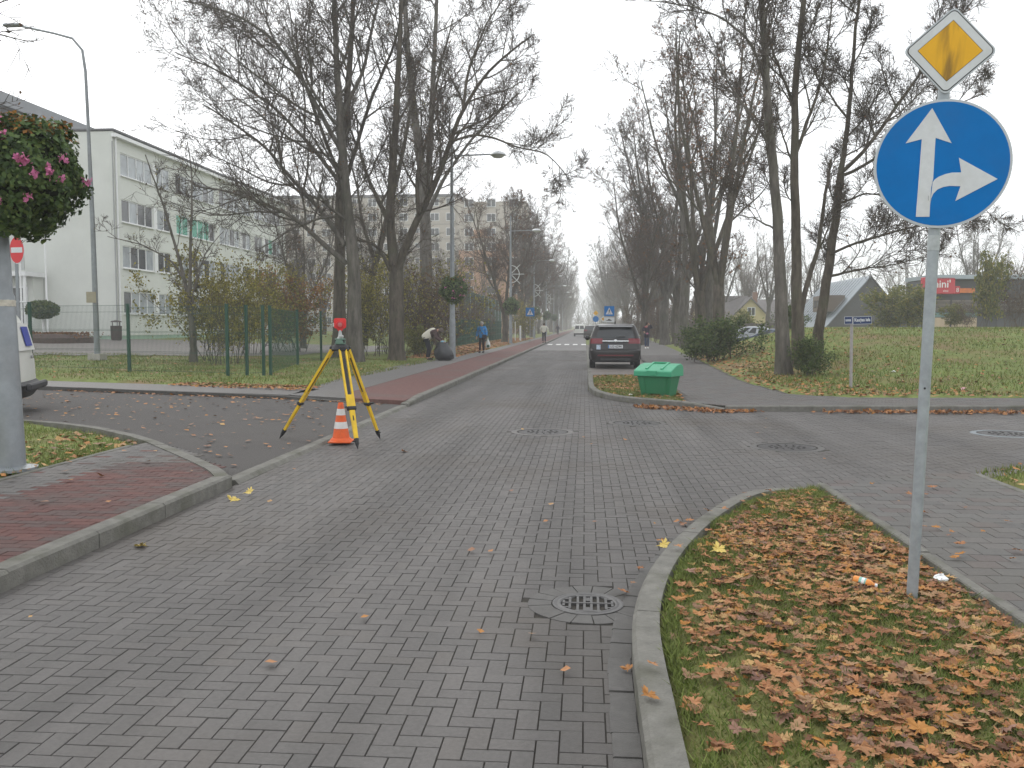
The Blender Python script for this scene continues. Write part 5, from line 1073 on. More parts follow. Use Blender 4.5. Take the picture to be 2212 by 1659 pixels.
def flat(name, polys, z0, z1, m, parent):
    b = MB()
    for pl in (polys if isinstance(polys[0][0], (tuple, list)) else [polys]): b.prism(pl, z0, z1)
    return b.build(name, m, parent)
pb = G(1970, 1290, .12); Ysn = pb.y; pt = AT(2037, 190, Ysn); ax = (pt-pb).normalized()
sign = thing('road_sign', 'tall grey pole with yellow diamond and blue round arrow sign on the near verge', 'road sign', pb)
top = AT(2042, 150, Ysn)-pb
b = MB(); b.tube([-ax*.2, ax*1.0, ax*1.95, top], .0295, 18); b.build('pole', M_metal, sign, 40)
b = MB(); b.tube([ax*1.88, ax*1.96], [.0315,.0312], 18); b.build('sleeve', mat('pole_patch', (.4,.43,.44), .6, var=.2, scale=30), sign, 40)
b = MB(); q_ = AT(1993, 838, Ysn)-pb; b.ball(tuple(q_+Vector((0,-.03,0))), .006); b.build('bolt', M_black, sign)
yaw = math.atan2(-pb.x, pb.y)*.55
def face_frame(px, py, roll, yawd=0.0, fwd=.045):
    c = AT(px, py, Ysn-fwd)-pb
    M_ = Matrix.Translation(c)@Matrix.Rotation(yaw+R(yawd), 4, 'Z')@Matrix.Rotation(R(90), 4, 'X')@Matrix.Rotation(R(roll), 4, 'Z'); return M_
Df = ray(2035, 354); sc_m = Ysn/Df.y*1.0   # metres per picture unit at the sign
rad = 136*sc_m
def child(o, M_): o.matrix_local = M_; return o
disc = child(MB().prism([(rad*math.cos(R(k*6)), rad*math.sin(R(k*6))) for k in range(60)], -.012, 0).build('round_sign', M_bgrey, sign), face_frame(2035, 354, -1.5))
k_ = rad/131
flat('blue_face', [(rad*.962*math.cos(R(k*6)), rad*.962*math.sin(R(k*6))) for k in range(60)], .0, .0015, M_blue, disc)
U = lambda pts: [((x-2035)*sc_m, -(y-354)*sc_m) for x, y in pts]
flat('straight_arrow', U([(1989,466),(2016,466),(2016,405),(2019,385),(2019,299),(2051,311),(2009,236),(1960,309),(1992,301)]), .0015, .004, M_refl, disc)
cur = [(2016,440),(2017,428),(2021,417),(2029,408),(2040,403),(2052,401),(2073,402)]; cur2 = [(2073,373),(2055,373),(2042,376),(2030,381),(2022,387),(2018.5,393)]
arr = U(cur)+U(cur2)
b = MB(); b.prism(arr, .0015, .0039); b.build('curved_arrow', M_refl, disc)
b = MB(); b.prism(U([(2067,342),(2144,388),(2065,433),(2073.1,403),(2073.1,372)]), .0015, .004); b.build('arrow_head', M_refl, disc)
# metal clamps
for py in (300, 430): b = MB(); b.box(tuple(AT(2025 if py == 300 else 2018, py, Ysn)-pb+Vector((0,-.0,0))), (.09,.075,.025)); b.build('clamp', M_sback, sign)
sd_ = 0.5; dia = 2*87*sc_m
dm = child(MB().prism(rrect(dia/1.33, dia/1.33, .05*sc_m/.0024*.55), -.012, 0).build('diamond_sign', M_bgrey, sign), face_frame(2052, 110, 40.5, 0, .04))
# the plates of the diamond, turned upright like the sign
s_ = dia/1.33
flat('black_line', rrect(s_*.955, s_*.955, .027), 0, .001, M_black, dm); flat('white_field', rrect(s_*.925, s_*.925, .024), .001, .002, M_refl, dm); flat('inner_line', rrect(s_*.692, s_*.692, .001, 1), .002, .0026, M_black, dm)
yf = flat('yellow_face', [(x*math.cos(R(45))-y*math.sin(R(45)), x*math.sin(R(45))+y*math.cos(R(45))) for x, y in rrect(s_*.678, s_*.678, .001, 1)], .0026, .0034, M_yel_s, dm); yf.rotation_euler = (0, 0, R(-45))
# no entry sign
p = AT(42, 704, 20.9); ne = thing('no_entry_sign', 'red no entry sign on a grey post behind the white van', 'road sign', (p.x, 20.9, .1)); zc_ = AT(43, 540, 20.9).z-.1
b = MB(); b.tube([(-.05,.05,0),(-.05,.05,zc_+.35)], .04, 10); b.build('post', M_pole, ne)
dk = child(MB().prism([(.34*math.cos(R(k*9)), .34*math.sin(R(k*9))) for k in range(40)], -.012, 0).build('disc', M_refl, ne), Matrix.Translation((0,0,zc_))@Matrix.Rotation(R(-14), 4, 'Z')@Matrix.Rotation(R(90), 4, 'X')); dk.scale = (.7,1,1)
flat('red_face', [(.32*math.cos(R(k*9)), .32*math.sin(R(k*9))) for k in range(40)], 0, .003, mat('stop_red', (.6,.02,.03), .4), dk); flat('bar', rrect(.52, .13, .005, 1), .003, .006, M_refl, dk)
# street name sign
p = G(1838, 838, .12); ns = thing('street_name_sign', 'grey post with two dark blue street name plates on the bank', 'street sign', (p.x, p.y, hz(p.x, p.y)-.02)); zt_ = AT(1853, 692, p.y).z-ns.location.z
b = MB(); b.tube([(0,0,0),(-.02,0,zt_+.08)], .035, 10); b.build('post', mat('post_paint', (.3,.28,.28), .7, var=.2, scale=8), ns)
M_navy = mat('plate_navy', (.01,.03,.11), .4)
for nm, x, w, yw_, txt, ts in (('name_plate', .21, .44, 4, 'Kauņas iela', .1), ('name_plate', -.11, .18, -8, ' ', .04)):
    pl = child(MB().prism(rrect(w, .18, .008, 2), -.01, 0).build(nm, M_refl, ns), Matrix.Translation((x, -.05, zt_))@Matrix.Rotation(R(yw_), 4, 'Z')@Matrix.Rotation(R(90), 4, 'X')@Matrix.Rotation(R(2), 4, 'Z'))
    flat('blue_field', rrect(w-.015, .165, .006, 2), 0, .002, M_navy, pl)
    if txt.startswith('K'): text_mesh(txt, .095, M_refl, 'lettering', pl, Matrix.Translation((0, .01, .003))@Matrix.Diagonal((.86, 1.15, 1, 1)), .001, bold=.003)
    else: b = MB(); [b.box((-.055+.025*k, .0, .003), (.017, .05, .002)) for k in range(5)]; b.build('lettering', M_refl, pl)
# pedestrian crossing signs
def crossing_sign(label, px, py, Y, size, plate=False):
    c = AT(px, py, Y); z = hz(c.x, Y); t = thing('crossing_sign', label, 'road sign', (c.x, Y, z)); zc = c.z-z
    b = MB(); b.tube([(0,.05,0),(0,.05,zc+size/2)], .03, 8); b.build('post', M_pole, t)
    pn = child(MB().prism(rrect(size, size, .03), -.012, 0).build('panel', M_blue, t), Matrix.Translation((0,0,zc))@Matrix.Rotation(R(90), 4, 'X')); s_ = size
    flat('triangle', [(-.36*s_,-.33*s_),(.36*s_,-.33*s_),(0,.36*s_)], 0, .004, M_refl, pn)
    b = MB(); b.M = Matrix.Translation((0,0,.004)); b.prism([(.04*s_+.045*s_*math.cos(R(a)), .14*s_+.045*s_*math.sin(R(a))) for a in range(0, 360, 45)], 0, .004)
    for q in ([(-.03,.1),(.05,.1),(.05,-.08),(-.02,-.08)], [(.03,-.08),(.06,-.08),(.13,-.28),(.08,-.28)], [(-.02,-.08),(.03,-.08),(-.08,-.28),(-.13,-.28)], [(.05,.08),(.13,-.02),(.1,-.04),(.03,.04)], [(-.03,.08),(-.12,-.03),(-.09,-.05),(-.02,.03)]): b.prism([(x*s_, y*s_) for x, y in q], 0, .0042+random.uniform(0, .0008))
    b.build('walking_figure', M_black, pn)
    if plate:
        p2 = child(MB().prism(rrect(size*1.05, size*.5, .02), -.012, 0).build('plate', M_refl, t), Matrix.Translation((0,0,zc-size*.88))@Matrix.Rotation(R(90), 4, 'X')); b = MB(); b.prism([(-.3*s_,-.08*s_),(.25*s_,-.1*s_),(.25*s_,-.05*s_),(.0,.08*s_),(-.08*s_,.08*s_),(-.14*s_,-.02*s_),(-.3*s_,-.03*s_)], 0, .004); b.build('truck_mark', M_black, p2)
    return t
crossing_sign('blue pedestrian crossing sign with white plate above the dark car', 1316, 672, 56, .62, True)
crossing_sign('blue pedestrian crossing sign on the left pavement', 1145, 674, 84, .82)
c = AT(1303, 689, 74); t = thing('priority_sign', 'small yellow diamond sign beyond the parked dark car', 'road sign', (c.x, 74, .05)); b = MB(); b.tube([(0,.05,0),(0,.05,c.z+.1)], .03, 8); b.build('post', M_pole, t)
dm2 = child(MB().prism(rrect(.36,.36,.04), -.01, 0).build('diamond', M_refl, t), Matrix.Translation((0,0,c.z-.05))@Matrix.Rotation(R(90),4,'X')@Matrix.Rotation(R(45),4,'Z')); flat('yellow_face', rrect(.22,.22,.005,1), 0, .003, M_yel_s, dm2)
c = AT(1287, 690, 98); t = thing('turn_sign', 'tiny hazy post with yellow diamond and blue round sign', 'road sign', (c.x, 98, .05)); b = MB(); b.tube([(0,.05,0),(0,.05,3.0)], .03, 8); b.build('post', M_pole, t)
child(MB().prism([(.33*math.cos(R(k*18)), .33*math.sin(R(k*18))) for k in range(20)], -.01, 0).build('disc', M_blue, t), Matrix.Translation((0,0,2.3))@Matrix.Rotation(R(90),4,'X')); child(MB().prism(rrect(.4,.4,.04), -.01, 0).build('diamond', M_yel_s, t), Matrix.Translation((0,0,2.95))@Matrix.Rotation(R(90),4,'X')@Matrix.Rotation(R(45),4,'Z'))
# service posts by the third lamp
for k, (px, w, h, lb) in enumerate(((1124, .16, 1.5, 'narrow white service cabinet on the pavement edge'), (1113, .07, 1.9, 'thin pale post beside the white service cabinet'))):
    c = AT(px, 704, 88); t = thing('service_post', lb, 'post', (c.x, 88, .1)); b = MB(); b.box((0,0,h/2),(w,w,h),ch=.01); b.build('body', M_white, t); b = MB(); b.box((0,0,h+.02),(w*1.2,w*1.2,.04)); b.build('cap', M_bgrey, t)

# ------------------------------------------------------------------ traffic cone
p = G(737, 955, .028); cn = thing('traffic_cone', 'orange traffic cone with two white bands beside the tripod', 'traffic cone', p, .08)
M_or = mat('cone_orange', (.7,.11,.02), .6, var=.12, scale=14, stain=(.4,.1,.04), stain_scale=10, stain_amt=.5); M_cw = mat('cone_white', (.66,.65,.63), .5, var=.1, scale=12)
b = MB(); b.box((0,0,.014),(.31,.31,.028),ch=.012); b.lathe([(.15,.026),(.14,.045),(.125,.06)], 24); b.build('base', M_or, cn, 40)
def cr(z): return .115-.082*(z-.05)/.49
def band(z0, z1, m, nm, e=0): b = MB(); b.lathe([(cr(z0)+e, z0), (cr(z1)+e, z1)], 28, cap=False); return b.build(nm, m, cn, 60)
bd = MB(); bd.lathe([(.118,.04),(cr(.53),.53),(.028,.54),(.024,.51)], 28, cap=False); bd.build('body', M_or, cn, 60)
band(.19, .28, M_cw, 'white_band', .002); band(.37, .455, M_cw, 'white_band', .002)

# ------------------------------------------------------------------ survey tripod with prism target
M_ty = mat('tripod_yellow', (.72,.46,.015), .5, var=.12, scale=14, stain=(.45,.3,.04), stain_scale=9, stain_amt=.5); M_tb = mat('tripod_black', (.02,.02,.022), .55); M_tgreen = mat('tribrach_green', (.13,.22,.17), .5); M_tred = mat('target_red', (.68,.03,.03), .4); M_tgrey = mat('carrier_grey', (.4,.41,.4), .5)
feet = [G(604, 947, .028), G(773, 970, 0), G(821, 948, .0)]; hc = AT(735, 745, (feet[0].y+feet[1].y+feet[2].y)/3+.05)
tp = thing('survey_tripod', 'yellow surveying tripod with red prism target standing on the kerb line', 'tripod', (hc.x, hc.y, 0)); org = Vector((hc.x, hc.y, 0)); zt = hc.z
b = MB(); b.lathe([(.085,zt-.075),(.125,zt-.06),(.09,zt-.0),(.055,zt+.012)], 18); 
for f_ in feet: d = (f_-org); d.z = 0; d.normalize(); b.box(tuple(d*.1+Vector((0,0,zt-.05))), (.09,.09,.07), math.atan2(d.y, d.x), .015)
b.build('head', M_tb, tp)
for f_ in feet:
    d = f_-org; dh = Vector((d.x, d.y, 0)).normalized(); A = dh*.115+Vector((0,0,zt-.065)); B = Vector((d.x, d.y, f_.z)); ax_ = (B-A).normalized(); sd2 = dh.cross(Vector((0,0,1))); Ln = (B-A).length
    Mx = Matrix((( *sd2, ),( *ax_.cross(sd2), ),( *(-ax_), ))).transposed().to_4x4(); Mx.translation = A
    lg = MB(Mx)
    for s2_ in (-1, 1): lg.box((s2_*.042, 0, -Ln*.24), (.026, .03, Ln*.48))
    lg.box((0, 0, -Ln*.53), (.11, .034, Ln*.13)); lo_ = lg.build('leg', M_ty, tp)
    q = MB(Mx); q.box((0, .0, -Ln*.3), (.035, .018, Ln*.42)); q.build('inner_slide', M_tb, lo_)
    q = MB(Mx); q.box((0, 0, -Ln*.6), (.125, .06, .05), ch=.01); q.tube([(.05,-.02,-Ln*.6),(.09,-.05,-Ln*.6)], .015); q.build('clamp', M_tb, lo_)
    q = MB(Mx); q.add([(-.036,-.016,-Ln*.62),(.036,-.016,-Ln*.62),(.036,.016,-Ln*.62),(-.036,.016,-Ln*.62),(-.026,-.014,-Ln*.905),(.026,-.014,-Ln*.905),(.026,.014,-Ln*.905),(-.026,.014,-Ln*.905)], [(0,1,2,3),(7,6,5,4),(0,4,5,1),(1,5,6,2),(2,6,7,3),(3,7,4,0)]); q.build('lower_leg', M_ty, lo_)
    q = MB(Mx); q.box((0, -.017, -Ln*.7), (.014, .004, .07)); q.build('slot', M_tb, lo_)
    q = MB(Mx); q.tube([(0,0,-Ln*.9),(0,0,-Ln*.945),(0,0,-Ln)], [.033,.026,.004], 10); q.box((.03,-.01,-Ln*.925),(.05,.03,.012)); q.build('foot', M_tb, lo_)
b = MB(); b.lathe([(.07,zt+.01),(.075,zt+.03),(.075,zt+.05),(.068,zt+.052),(.068,zt+.068),(.073,zt+.07),(.073,zt+.088),(.05,zt+.09)], 14); b.build('tribrach', M_tgreen, tp)
for a in (90, 210, 330): b = MB(); b.lathe([(.02,zt+.03),(.02,zt+.072)], 8, (.06*math.cos(R(a)), .06*math.sin(R(a)), 0)); b.build('levelling_screw', M_tb, tp)
b = MB(); b.tube([(0,0,zt+.09),(0,0,zt+.12),(0,0,zt+.2)], [.045,.03,.018], 12); b.box((.02,-.02,zt+.115),(.06,.05,.04),ch=.01); b.build('carrier', M_tgrey, tp)
Mt = Matrix.Translation((0,0,zt+.295))@Matrix.Rotation(math.atan2(-hc.x, hc.y)*.9, 4, 'Z')@Matrix.Rotation(R(90), 4, 'X')
tg = child(MB().prism(rrect(.165, .14, .03), -.015, .012).build('target_plate', M_tred, tp), Mt)
b = MB(); b.prism([(-.05,-.07),(.05,-.07),(.02,-.11),(-.02,-.11)], -.012, .01); b.build('yoke', M_tred, tg)
b = MB(); b.lathe([(.052,.012),(.05,.03),(.042,.035)], 20, (0,-.02,0)); b.build('prism_housing', mat('target_red_dark', (.5,.02,.025), .35), tg); b = MB(); b.lathe([(.03,.035),(.005,.037)], 16, (0,-.02,0)); b.build('prism', mat('prism_glass', (.45,.12,.12), .1), tg)
b = MB(); b.box((-.085,-.02,.0),(.008,.05,.03)); b.build('label_plate', M_white, tg)

# ------------------------------------------------------------------ green grit bin
p = G(1423, 856, .12); gb = thing('grit_bin', 'green plastic grit bin with sloping lid on the grass island', 'grit bin', (p.x+.02, p.y+.32, .1), R(-30)); gb.scale = (.87, .87, .92)
M_gb = mat('bin_green', (.022,.17,.075), .45, var=.08, scale=6, spec=.4, stain=(.03,.14,.07), stain_scale=3, stain_amt=.5); M_gl = mat('lid_green', (.04,.3,.16), .42, var=.06, scale=6, spec=.45)
def frus(mb, w0, d0, w1, d1, z0, z1, c=.06):
    def rr2(w, d): return rrect(w, d, c, 3)
    A = [(x, y, z0) for x, y in rr2(w0, d0)]; B = [(x, y, z1) for x, y in rr2(w1, d1)]; n = len(A)
    mb.add(A+B, [tuple(range(n))[::-1], tuple(range(n, 2*n))]+[(i, (i+1) % n, n+(i+1) % n, n+i) for i in range(n)])
b = MB(); frus(b, .76, .48, .92, .62, .07, .5); 
b.build('body', M_gb, gb)
for s_ in (-1, 1): b = MB(); b.box((s_*.25, 0, .035), (.24, .44, .07)); b.build('foot', M_gb, gb)
for s_ in (-1, 1): b = MB(); b.add([(s_*.27-.05,-.262,.1),(s_*.27+.05,-.262,.1),(s_*.3+.05,-.322,.49),(s_*.3-.05,-.322,.49),(s_*.27-.05,-.23,.1),(s_*.27+.05,-.23,.1),(s_*.3+.05,-.29,.49),(s_*.3-.05,-.29,.49)], [(0,1,2,3),(0,3,7,4),(1,5,6,2)]); b.build('rib', M_gb, gb)
b = MB(); pr = [(-.37,.47),(-.37,.585),(-.33,.615),(.0,.735),(.2,.76),(.33,.71),(.36,.6),(.36,.47)]
hw = .5; b.add([(-hw, y, z) for y, z in pr]+[(hw, y, z) for y, z in pr], [tuple(range(8))[::-1], tuple(range(8, 16))]+[(i, (i+1) % 8, 8+(i+1) % 8, 8+i) for i in range(8)]); lid = b.build('lid', M_gl, gb)
bv = lid.modifiers.new('edge', 'BEVEL'); bv.width = .015; bv.segments = 2
for s_ in (-1, 1): b = MB(); b.add([(s_*.2-.03,-.28,.633),(s_*.2+.03,-.28,.633),(s_*.2+.03,.12,.75),(s_*.2-.03,.12,.75),(s_*.2-.03,-.28,.658),(s_*.2+.03,-.28,.658),(s_*.2+.03,.12,.782),(s_*.2-.03,.12,.782)], [(4,5,6,7),(0,1,5,4),(1,2,6,5),(2,3,7,6),(3,0,4,7)]); b.build('lid_rib', M_gl, gb)
b = MB(); b.box((0,.15,.772),(.46,.05,.04),ch=.01); b.build('lid_bar', M_gl, gb); b = MB(); b.add([(-.14,-.372,.6),(.14,-.372,.6),(.1,-.372,.5),(-.1,-.372,.5),(-.14,-.39,.6),(.14,-.39,.6),(.1,-.385,.5),(-.1,-.385,.5)], [(7,6,5,4),(0,4,5,1),(1,5,6,2),(2,6,7,3),(3,7,4,0)]); b.build('hasp', M_gl, gb)

# ------------------------------------------------------------------ vehicles
NSEG = 52
def ring(z, yr, yf, hw, r, bow=.05):
    pts = []
    for x in np.linspace(-(hw-r), hw-r, 7): pts.append((x, yr+bow*(x/hw)**2, z))
    for a in np.linspace(-90, 0, 6)[1:-1]: pts.append((hw-r+r*math.cos(R(a)), yr+r+r*math.sin(R(a))+bow*.7*(1-(a+90)/90), z))
    for y in np.linspace(yr+r, yf-r, 11): pts.append((hw, y, z))
    for a in np.linspace(0, 90, 6)[1:-1]: pts.append((hw-r+r*math.cos(R(a)), yf-r+r*math.sin(R(a)), z))
    for x in np.linspace(hw-r, -(hw-r), 7): pts.append((x, yf, z))
    for a in np.linspace(90, 180, 6)[1:-1]: pts.append((-(hw-r)+r*math.cos(R(a)), yf-r+r*math.sin(R(a)), z))
    for y in np.linspace(yf-r, yr+r, 11): pts.append((-hw, y, z))
    for a in np.linspace(180, 270, 6)[1:-1]: pts.append((-(hw-r)+r*math.cos(R(a)), yr+r+r*math.sin(R(a))+bow*.7*((a-180)/90), z))
    return pts
REAR = range(0, 6); RS = range(11, 21); FR = range(26, 32); LS = range(37, 47)
M_tyre = mat('tyre', (.015,.015,.016), .85, var=.2, scale=20); M_rim = mat('rim', (.3,.31,.32), .35, metal=.7); M_cglass = mat('car_glass', (.02,.024,.028), .06, spec=.6); M_tail = mat('tail_red', (.16,.006,.014), .25, spec=.6); M_chrome = mat('chrome', (.75,.76,.78), .15, metal=.9); M_plast = mat('bumper_plastic', (.03,.03,.033), .6, var=.1, scale=10)
def vehicle(name, label, cat, loc, rz, lv, win, paint, panes_side, roof_m=None, lights=None, wheels=((-1.35, .33), (1.35, .33)), hw=.9, group=None, bow=.05, trim=None):
    """lv: levels (z, rear y, front y, half width, corner radius); win: (belt level, top level) for the windows; panes_side: lists of side segments"""
    t = thing(name, label, cat, loc, rz, group); rings = [ring(*l_, bow) for l_ in lv]; used = set(); k0, k1 = win
    def quads(sel, m, nm, par=t, e=0.0):
        mb = MB(); 
        for (k, j) in sel: mb.quad(rings[k][j], rings[k][(j+1) % NSEG], rings[k+1][(j+1) % NSEG], rings[k+1][j]); used.add((k, j))
        return mb
    objs = []
    for nm, segs in [('rear_window', REAR), ('windscreen', FR)]+[('side_window', s) for s in panes_side]:
        mb = quads([(k, j) for k in range(k0, k1) for j in segs], M_cglass, nm); objs.append((nm, mb))
    lt = []
    if lights:
        for nm, lvls, segs in lights: lt.append((nm, quads([(k, j) for k in lvls for j in segs], None, nm)))
    if trim: lt2 = [(nm, quads([(k, j) for k in lvls for j in range(NSEG)], None, nm), m_) for nm, lvls, m_ in trim]
    else: lt2 = []
    body = MB(); V = [p_ for rg_ in rings for p_ in rg_]; fs = [(k*NSEG+j, k*NSEG+(j+1) % NSEG, (k+1)*NSEG+(j+1) % NSEG, (k+1)*NSEG+j) for k in range(len(lv)-1) for j in range(NSEG) if (k, j) not in used]
    fs += [tuple(range((len(lv)-1)*NSEG, len(lv)*NSEG)), tuple(range(NSEG))[::-1]]; body.add(V, fs); bo = body.build('body', paint, t, 32)
    for nm, mb in objs: mb.build(nm, M_cglass, t)
    for nm, mb in lt: mb.build(nm, M_tail if 'tail' in nm else mat('head_lamp', (.6,.62,.64), .15), t)
    for nm, mb, m_ in lt2: mb.build(nm, m_, t, 32)
    for y, r in wheels:
        for s in (-1, 1):
            w = MB(Matrix.Translation((s*(hw-.09), y, r))@Matrix.Rotation(R(90), 4, 'Y')); w.lathe([(r*.62,-.1),(r*.95,-.105),(r,-.07),(r,.07),(r*.95,.105),(r*.62,.1)], 24); wo = w.build('wheel', M_tyre, t, 50)
            w = MB(Matrix.Translation((s*(hw+.012), y, r))@Matrix.Rotation(R(90), 4, 'Y')); w.lathe([(r*.62,-.01),(r*.55,.012 if s > 0 else -.012),(.05,.004)], 20); w.build('rim', M_rim, wo)
            a = MB(); pts = [(s*(hw+.006), y+(r+.05)*math.cos(R(q)), r+(r+.05)*math.sin(R(q))) for q in range(-5, 186, 10)]; a.tube(pts, .035, 6); a.build('wheel_arch', M_plast, t)
    return t
# dark MPV
p = G(1328, 797, .02); M_cp = mat('graphite_paint', (.02,.018,.019), .3, spec=.4, coat=.15)
lv = [(.24,-2.12,2.1,.78,.25),(.34,-2.26,2.26,.9,.28),(.56,-2.33,2.33,.93,.25),(.68,-2.31,2.31,.94,.22),(.72,-2.25,2.3,.94,.22),(.93,-2.22,2.2,.935,.22),(1.06,-2.19,1.85,.925,.22),(1.12,-2.16,1.5,.91,.2),(1.52,-1.98,.5,.77,.2),(1.60,-1.98,.3,.72,.22),(1.66,-1.6,-.1,.52,.3)]
mv = vehicle('parked_car', 'dark grey family car parked in the bay with its back to the camera', 'car', (p.x+.02, p.y+2.25, .02), 0, lv, (7, 8), M_cp, [range(12, 14), range(15, 17), range(18, 20), range(38, 40), range(41, 43), range(44, 46)], lights=[('tail_light', (5, 6), [0, 51, 50, 49, 48]), ('tail_light', (5, 6), [5, 6, 7, 8, 9])], hw=.92, trim=[('sill', (0,), M_plast)])
b = MB(); b.box((0,-2.245,1.02),(.98,.05,.045),ch=.012); b.build('chrome_bar', M_chrome, mv); b = MB(Matrix.Translation((0,-2.275,1.03))@Matrix.Rotation(R(90),4,'X')); b.lathe([(.055,0),(.055,.015),(.035,.02)], 16); b.build('badge', M_chrome, mv)
b = MB(); b.box((0,-2.255,.82),(.54,.02,.125)); pl = b.build('number_plate', M_refl, mv); text_mesh('LG-6294', .115, M_black, 'lettering', pl, Matrix.Translation((.02,-2.267,.82))@RX, .001, bold=.002); b = MB(); b.box((-.245,-2.267,.82),(.04,.004,.115)); b.build('country_band', M_blue, pl)
b = MB(); b.box((-.62,-2.24,.8),(.15,.02,.17)); b.build('sticker', mat('pale_sticker', (.45,.52,.62), .6, var=.4, scale=20), mv)
b = MB(); b.box((0,-2.315,.5),(1.3,.03,.05)); b.build('bumper_strip', mat('bumper_red', (.12,.015,.02), .4), mv); b = MB(); b.box((0,-2.2,.36),(1.1,.15,.1)); b.build('diffuser', M_plast, mv)
for s in (-1, 1): b = MB(); b.tube([(s*.66,-1.7,1.64),(s*.66,.2,1.64)], .02, 6); b.build('roof_rail', M_chrome, mv); b = MB(); b.ball((s*1.02,.95,1.1), .12, 10, 6, (.9,.6,.8)); b.build('mirror', M_cp, mv)
b = MB(); b.box((0,-2.03,1.56),(1.25,.16,.05),ch=.02); b.build('spoiler', mat('roof_glint', (.35,.36,.37), .3, metal=.4), mv); b = MB(); b.lathe([(.03,1.66),(.012,1.76)], 8, (0,-1.6,0)); b.build('aerial', M_black, mv); b = MB(); b.tube([(0,-2.2,1.17),(.35,-2.17,1.2)], .012, 6); b.build('wiper', M_black, mv)  # spoiler's silver colour paints in the pale reflection along the roof
# white van at the left edge
M_vw = mat('van_white', (.62,.62,.58), .4, var=.05, scale=3, coat=.3)
lvv = [(.26,-2.05,2.05,.74,.2),(.36,-2.12,2.12,.82,.18),(.5,-2.16,2.15,.85,.16),(.56,-2.08,2.1,.86,.15),(.95,-2.06,1.95,.86,.15),(1.08,-2.03,1.25,.85,.15),(1.12,-2.02,1.15,.84,.15),(1.62,-1.9,.55,.76,.15),(1.78,-1.82,.35,.70,.18),(1.86,-1.65,.1,.58,.25)]
rc = Vector((-10.28, 15.7, 0)); hd = Vector((-.92, -.38, 0)).normalized(); vc = rc+hd*2.1
vn = vehicle('white_van', 'white van with blue sticker in its rear window, half hidden by the lamp post', 'van', (vc.x, vc.y, .028), math.atan2(hd.y, hd.x)-math.pi/2, lvv, (6, 7), M_vw, [range(18, 20), range(38, 40)], lights=[('tail_light', (4,), [6, 7, 8]), ('tail_light', (4,), [50, 49, 48])], hw=.83, trim=[('bumper', (0, 1, 2), M_plast)])
b = MB(); b.box((.18,-1.985,1.38),(.5,.012,.36)); b.v = [(x, y+(z-1.38)*.24-.03, z) for x, y, z in b.v]; b.build('window_sticker', mat('sticker_blue', (.03,.05,.3), .5), vn)
b = MB(); b.box((0,-1.97,1.37),(1.34,.01,.5)); b.v = [(x, y+(z-1.37)*.24-.02, z) for x, y, z in b.v]; b.build('white_film', mat('film_white', (.6,.6,.57), .5), vn)
text_mesh('ms.lv', .13, mat('letter_grey', (.25,.25,.26), .6), 'lettering', vn, Matrix.Translation((.3,-2.075,1.0))@RX, .002); b = MB(); b.box((0,-2.2,.47),(1.5,.1,.13),ch=.03); b.build('bumper_step', M_plast, vn)
# parked cars beyond the bank
M_cb = mat('blue_paint', (.025,.045,.09), .3, spec=.5, coat=.4); M_cs = mat('silver_paint', (.33,.35,.38), .3, metal=.4, coat=.3)
lvc = [(.22,-2.1,2.1,.75,.2),(.32,-2.2,2.2,.85,.25),(.6,-2.25,2.25,.88,.25),(.8,-2.2,2.15,.88,.25),(.92,-2.1,1.3,.86,.2),(.96,-2.0,1.1,.84,.2),(1.34,-1.55,.25,.68,.2),(1.42,-1.35,.0,.6,.25),(1.45,-1.0,-.2,.4,.3)]
cx = AT(1655, 704, 63); vehicle('parked_car', 'dark blue estate car parked behind the grass bank', 'car', (cx.x, 63, -.05), R(82), lvc, (5, 6), M_cb, [range(12, 14), range(15, 17), range(18, 20), range(38, 40), range(41, 43), range(44, 46)], hw=.85)
cx = AT(1612, 704, 66.5); vehicle('parked_car', 'silver car half hidden behind the dark blue estate', 'car', (cx.x, 66.5, .12), R(76), lvc, (5, 6), M_cs, [range(12, 14), range(15, 17), range(18, 20), range(38, 40), range(41, 43), range(44, 46)], hw=.85)
# traffic far down the road
cx = AT(1252, 704, 138); fv = vehicle('white_van', 'small white van driving away far down the road', 'van', (cx.x, 138, 0), 0, lvv, (6, 7), M_vw, [range(18, 20), range(38, 40)], lights=[('tail_light', (4, 5), [6, 7, 8]), ('tail_light', (4, 5), [50, 49, 48])], hw=.83, trim=[('bumper', (0, 1), M_plast)])
b = MB(); b.box((0,-2.03,1.37),(.12,.02,.6)); b.v = [(x, y+(z-1.37)*.24, z) for x, y, z in b.v]; b.build('door_seam', M_vw, fv)
cx = AT(1273, 704, 122); vehicle('parked_car', 'hazy dark car parked at the roadside beyond the crossing', 'car', (.75, 118, 0), 0, lv, (7, 8), M_cp, [range(12, 14), range(15, 17), range(18, 20), range(38, 40), range(41, 43), range(44, 46)], lights=[('tail_light', (5, 6), [0, 51, 50, 49]), ('tail_light', (5, 6), [5, 6, 7, 8])], hw=.92)
vehicle('parked_car', 'hazy blue car at the roadside behind the small white van', 'car', (.7, 150, 0), 0, lvc, (5, 6), M_cb, [range(12, 14), range(15, 17), range(18, 20)], hw=.85)

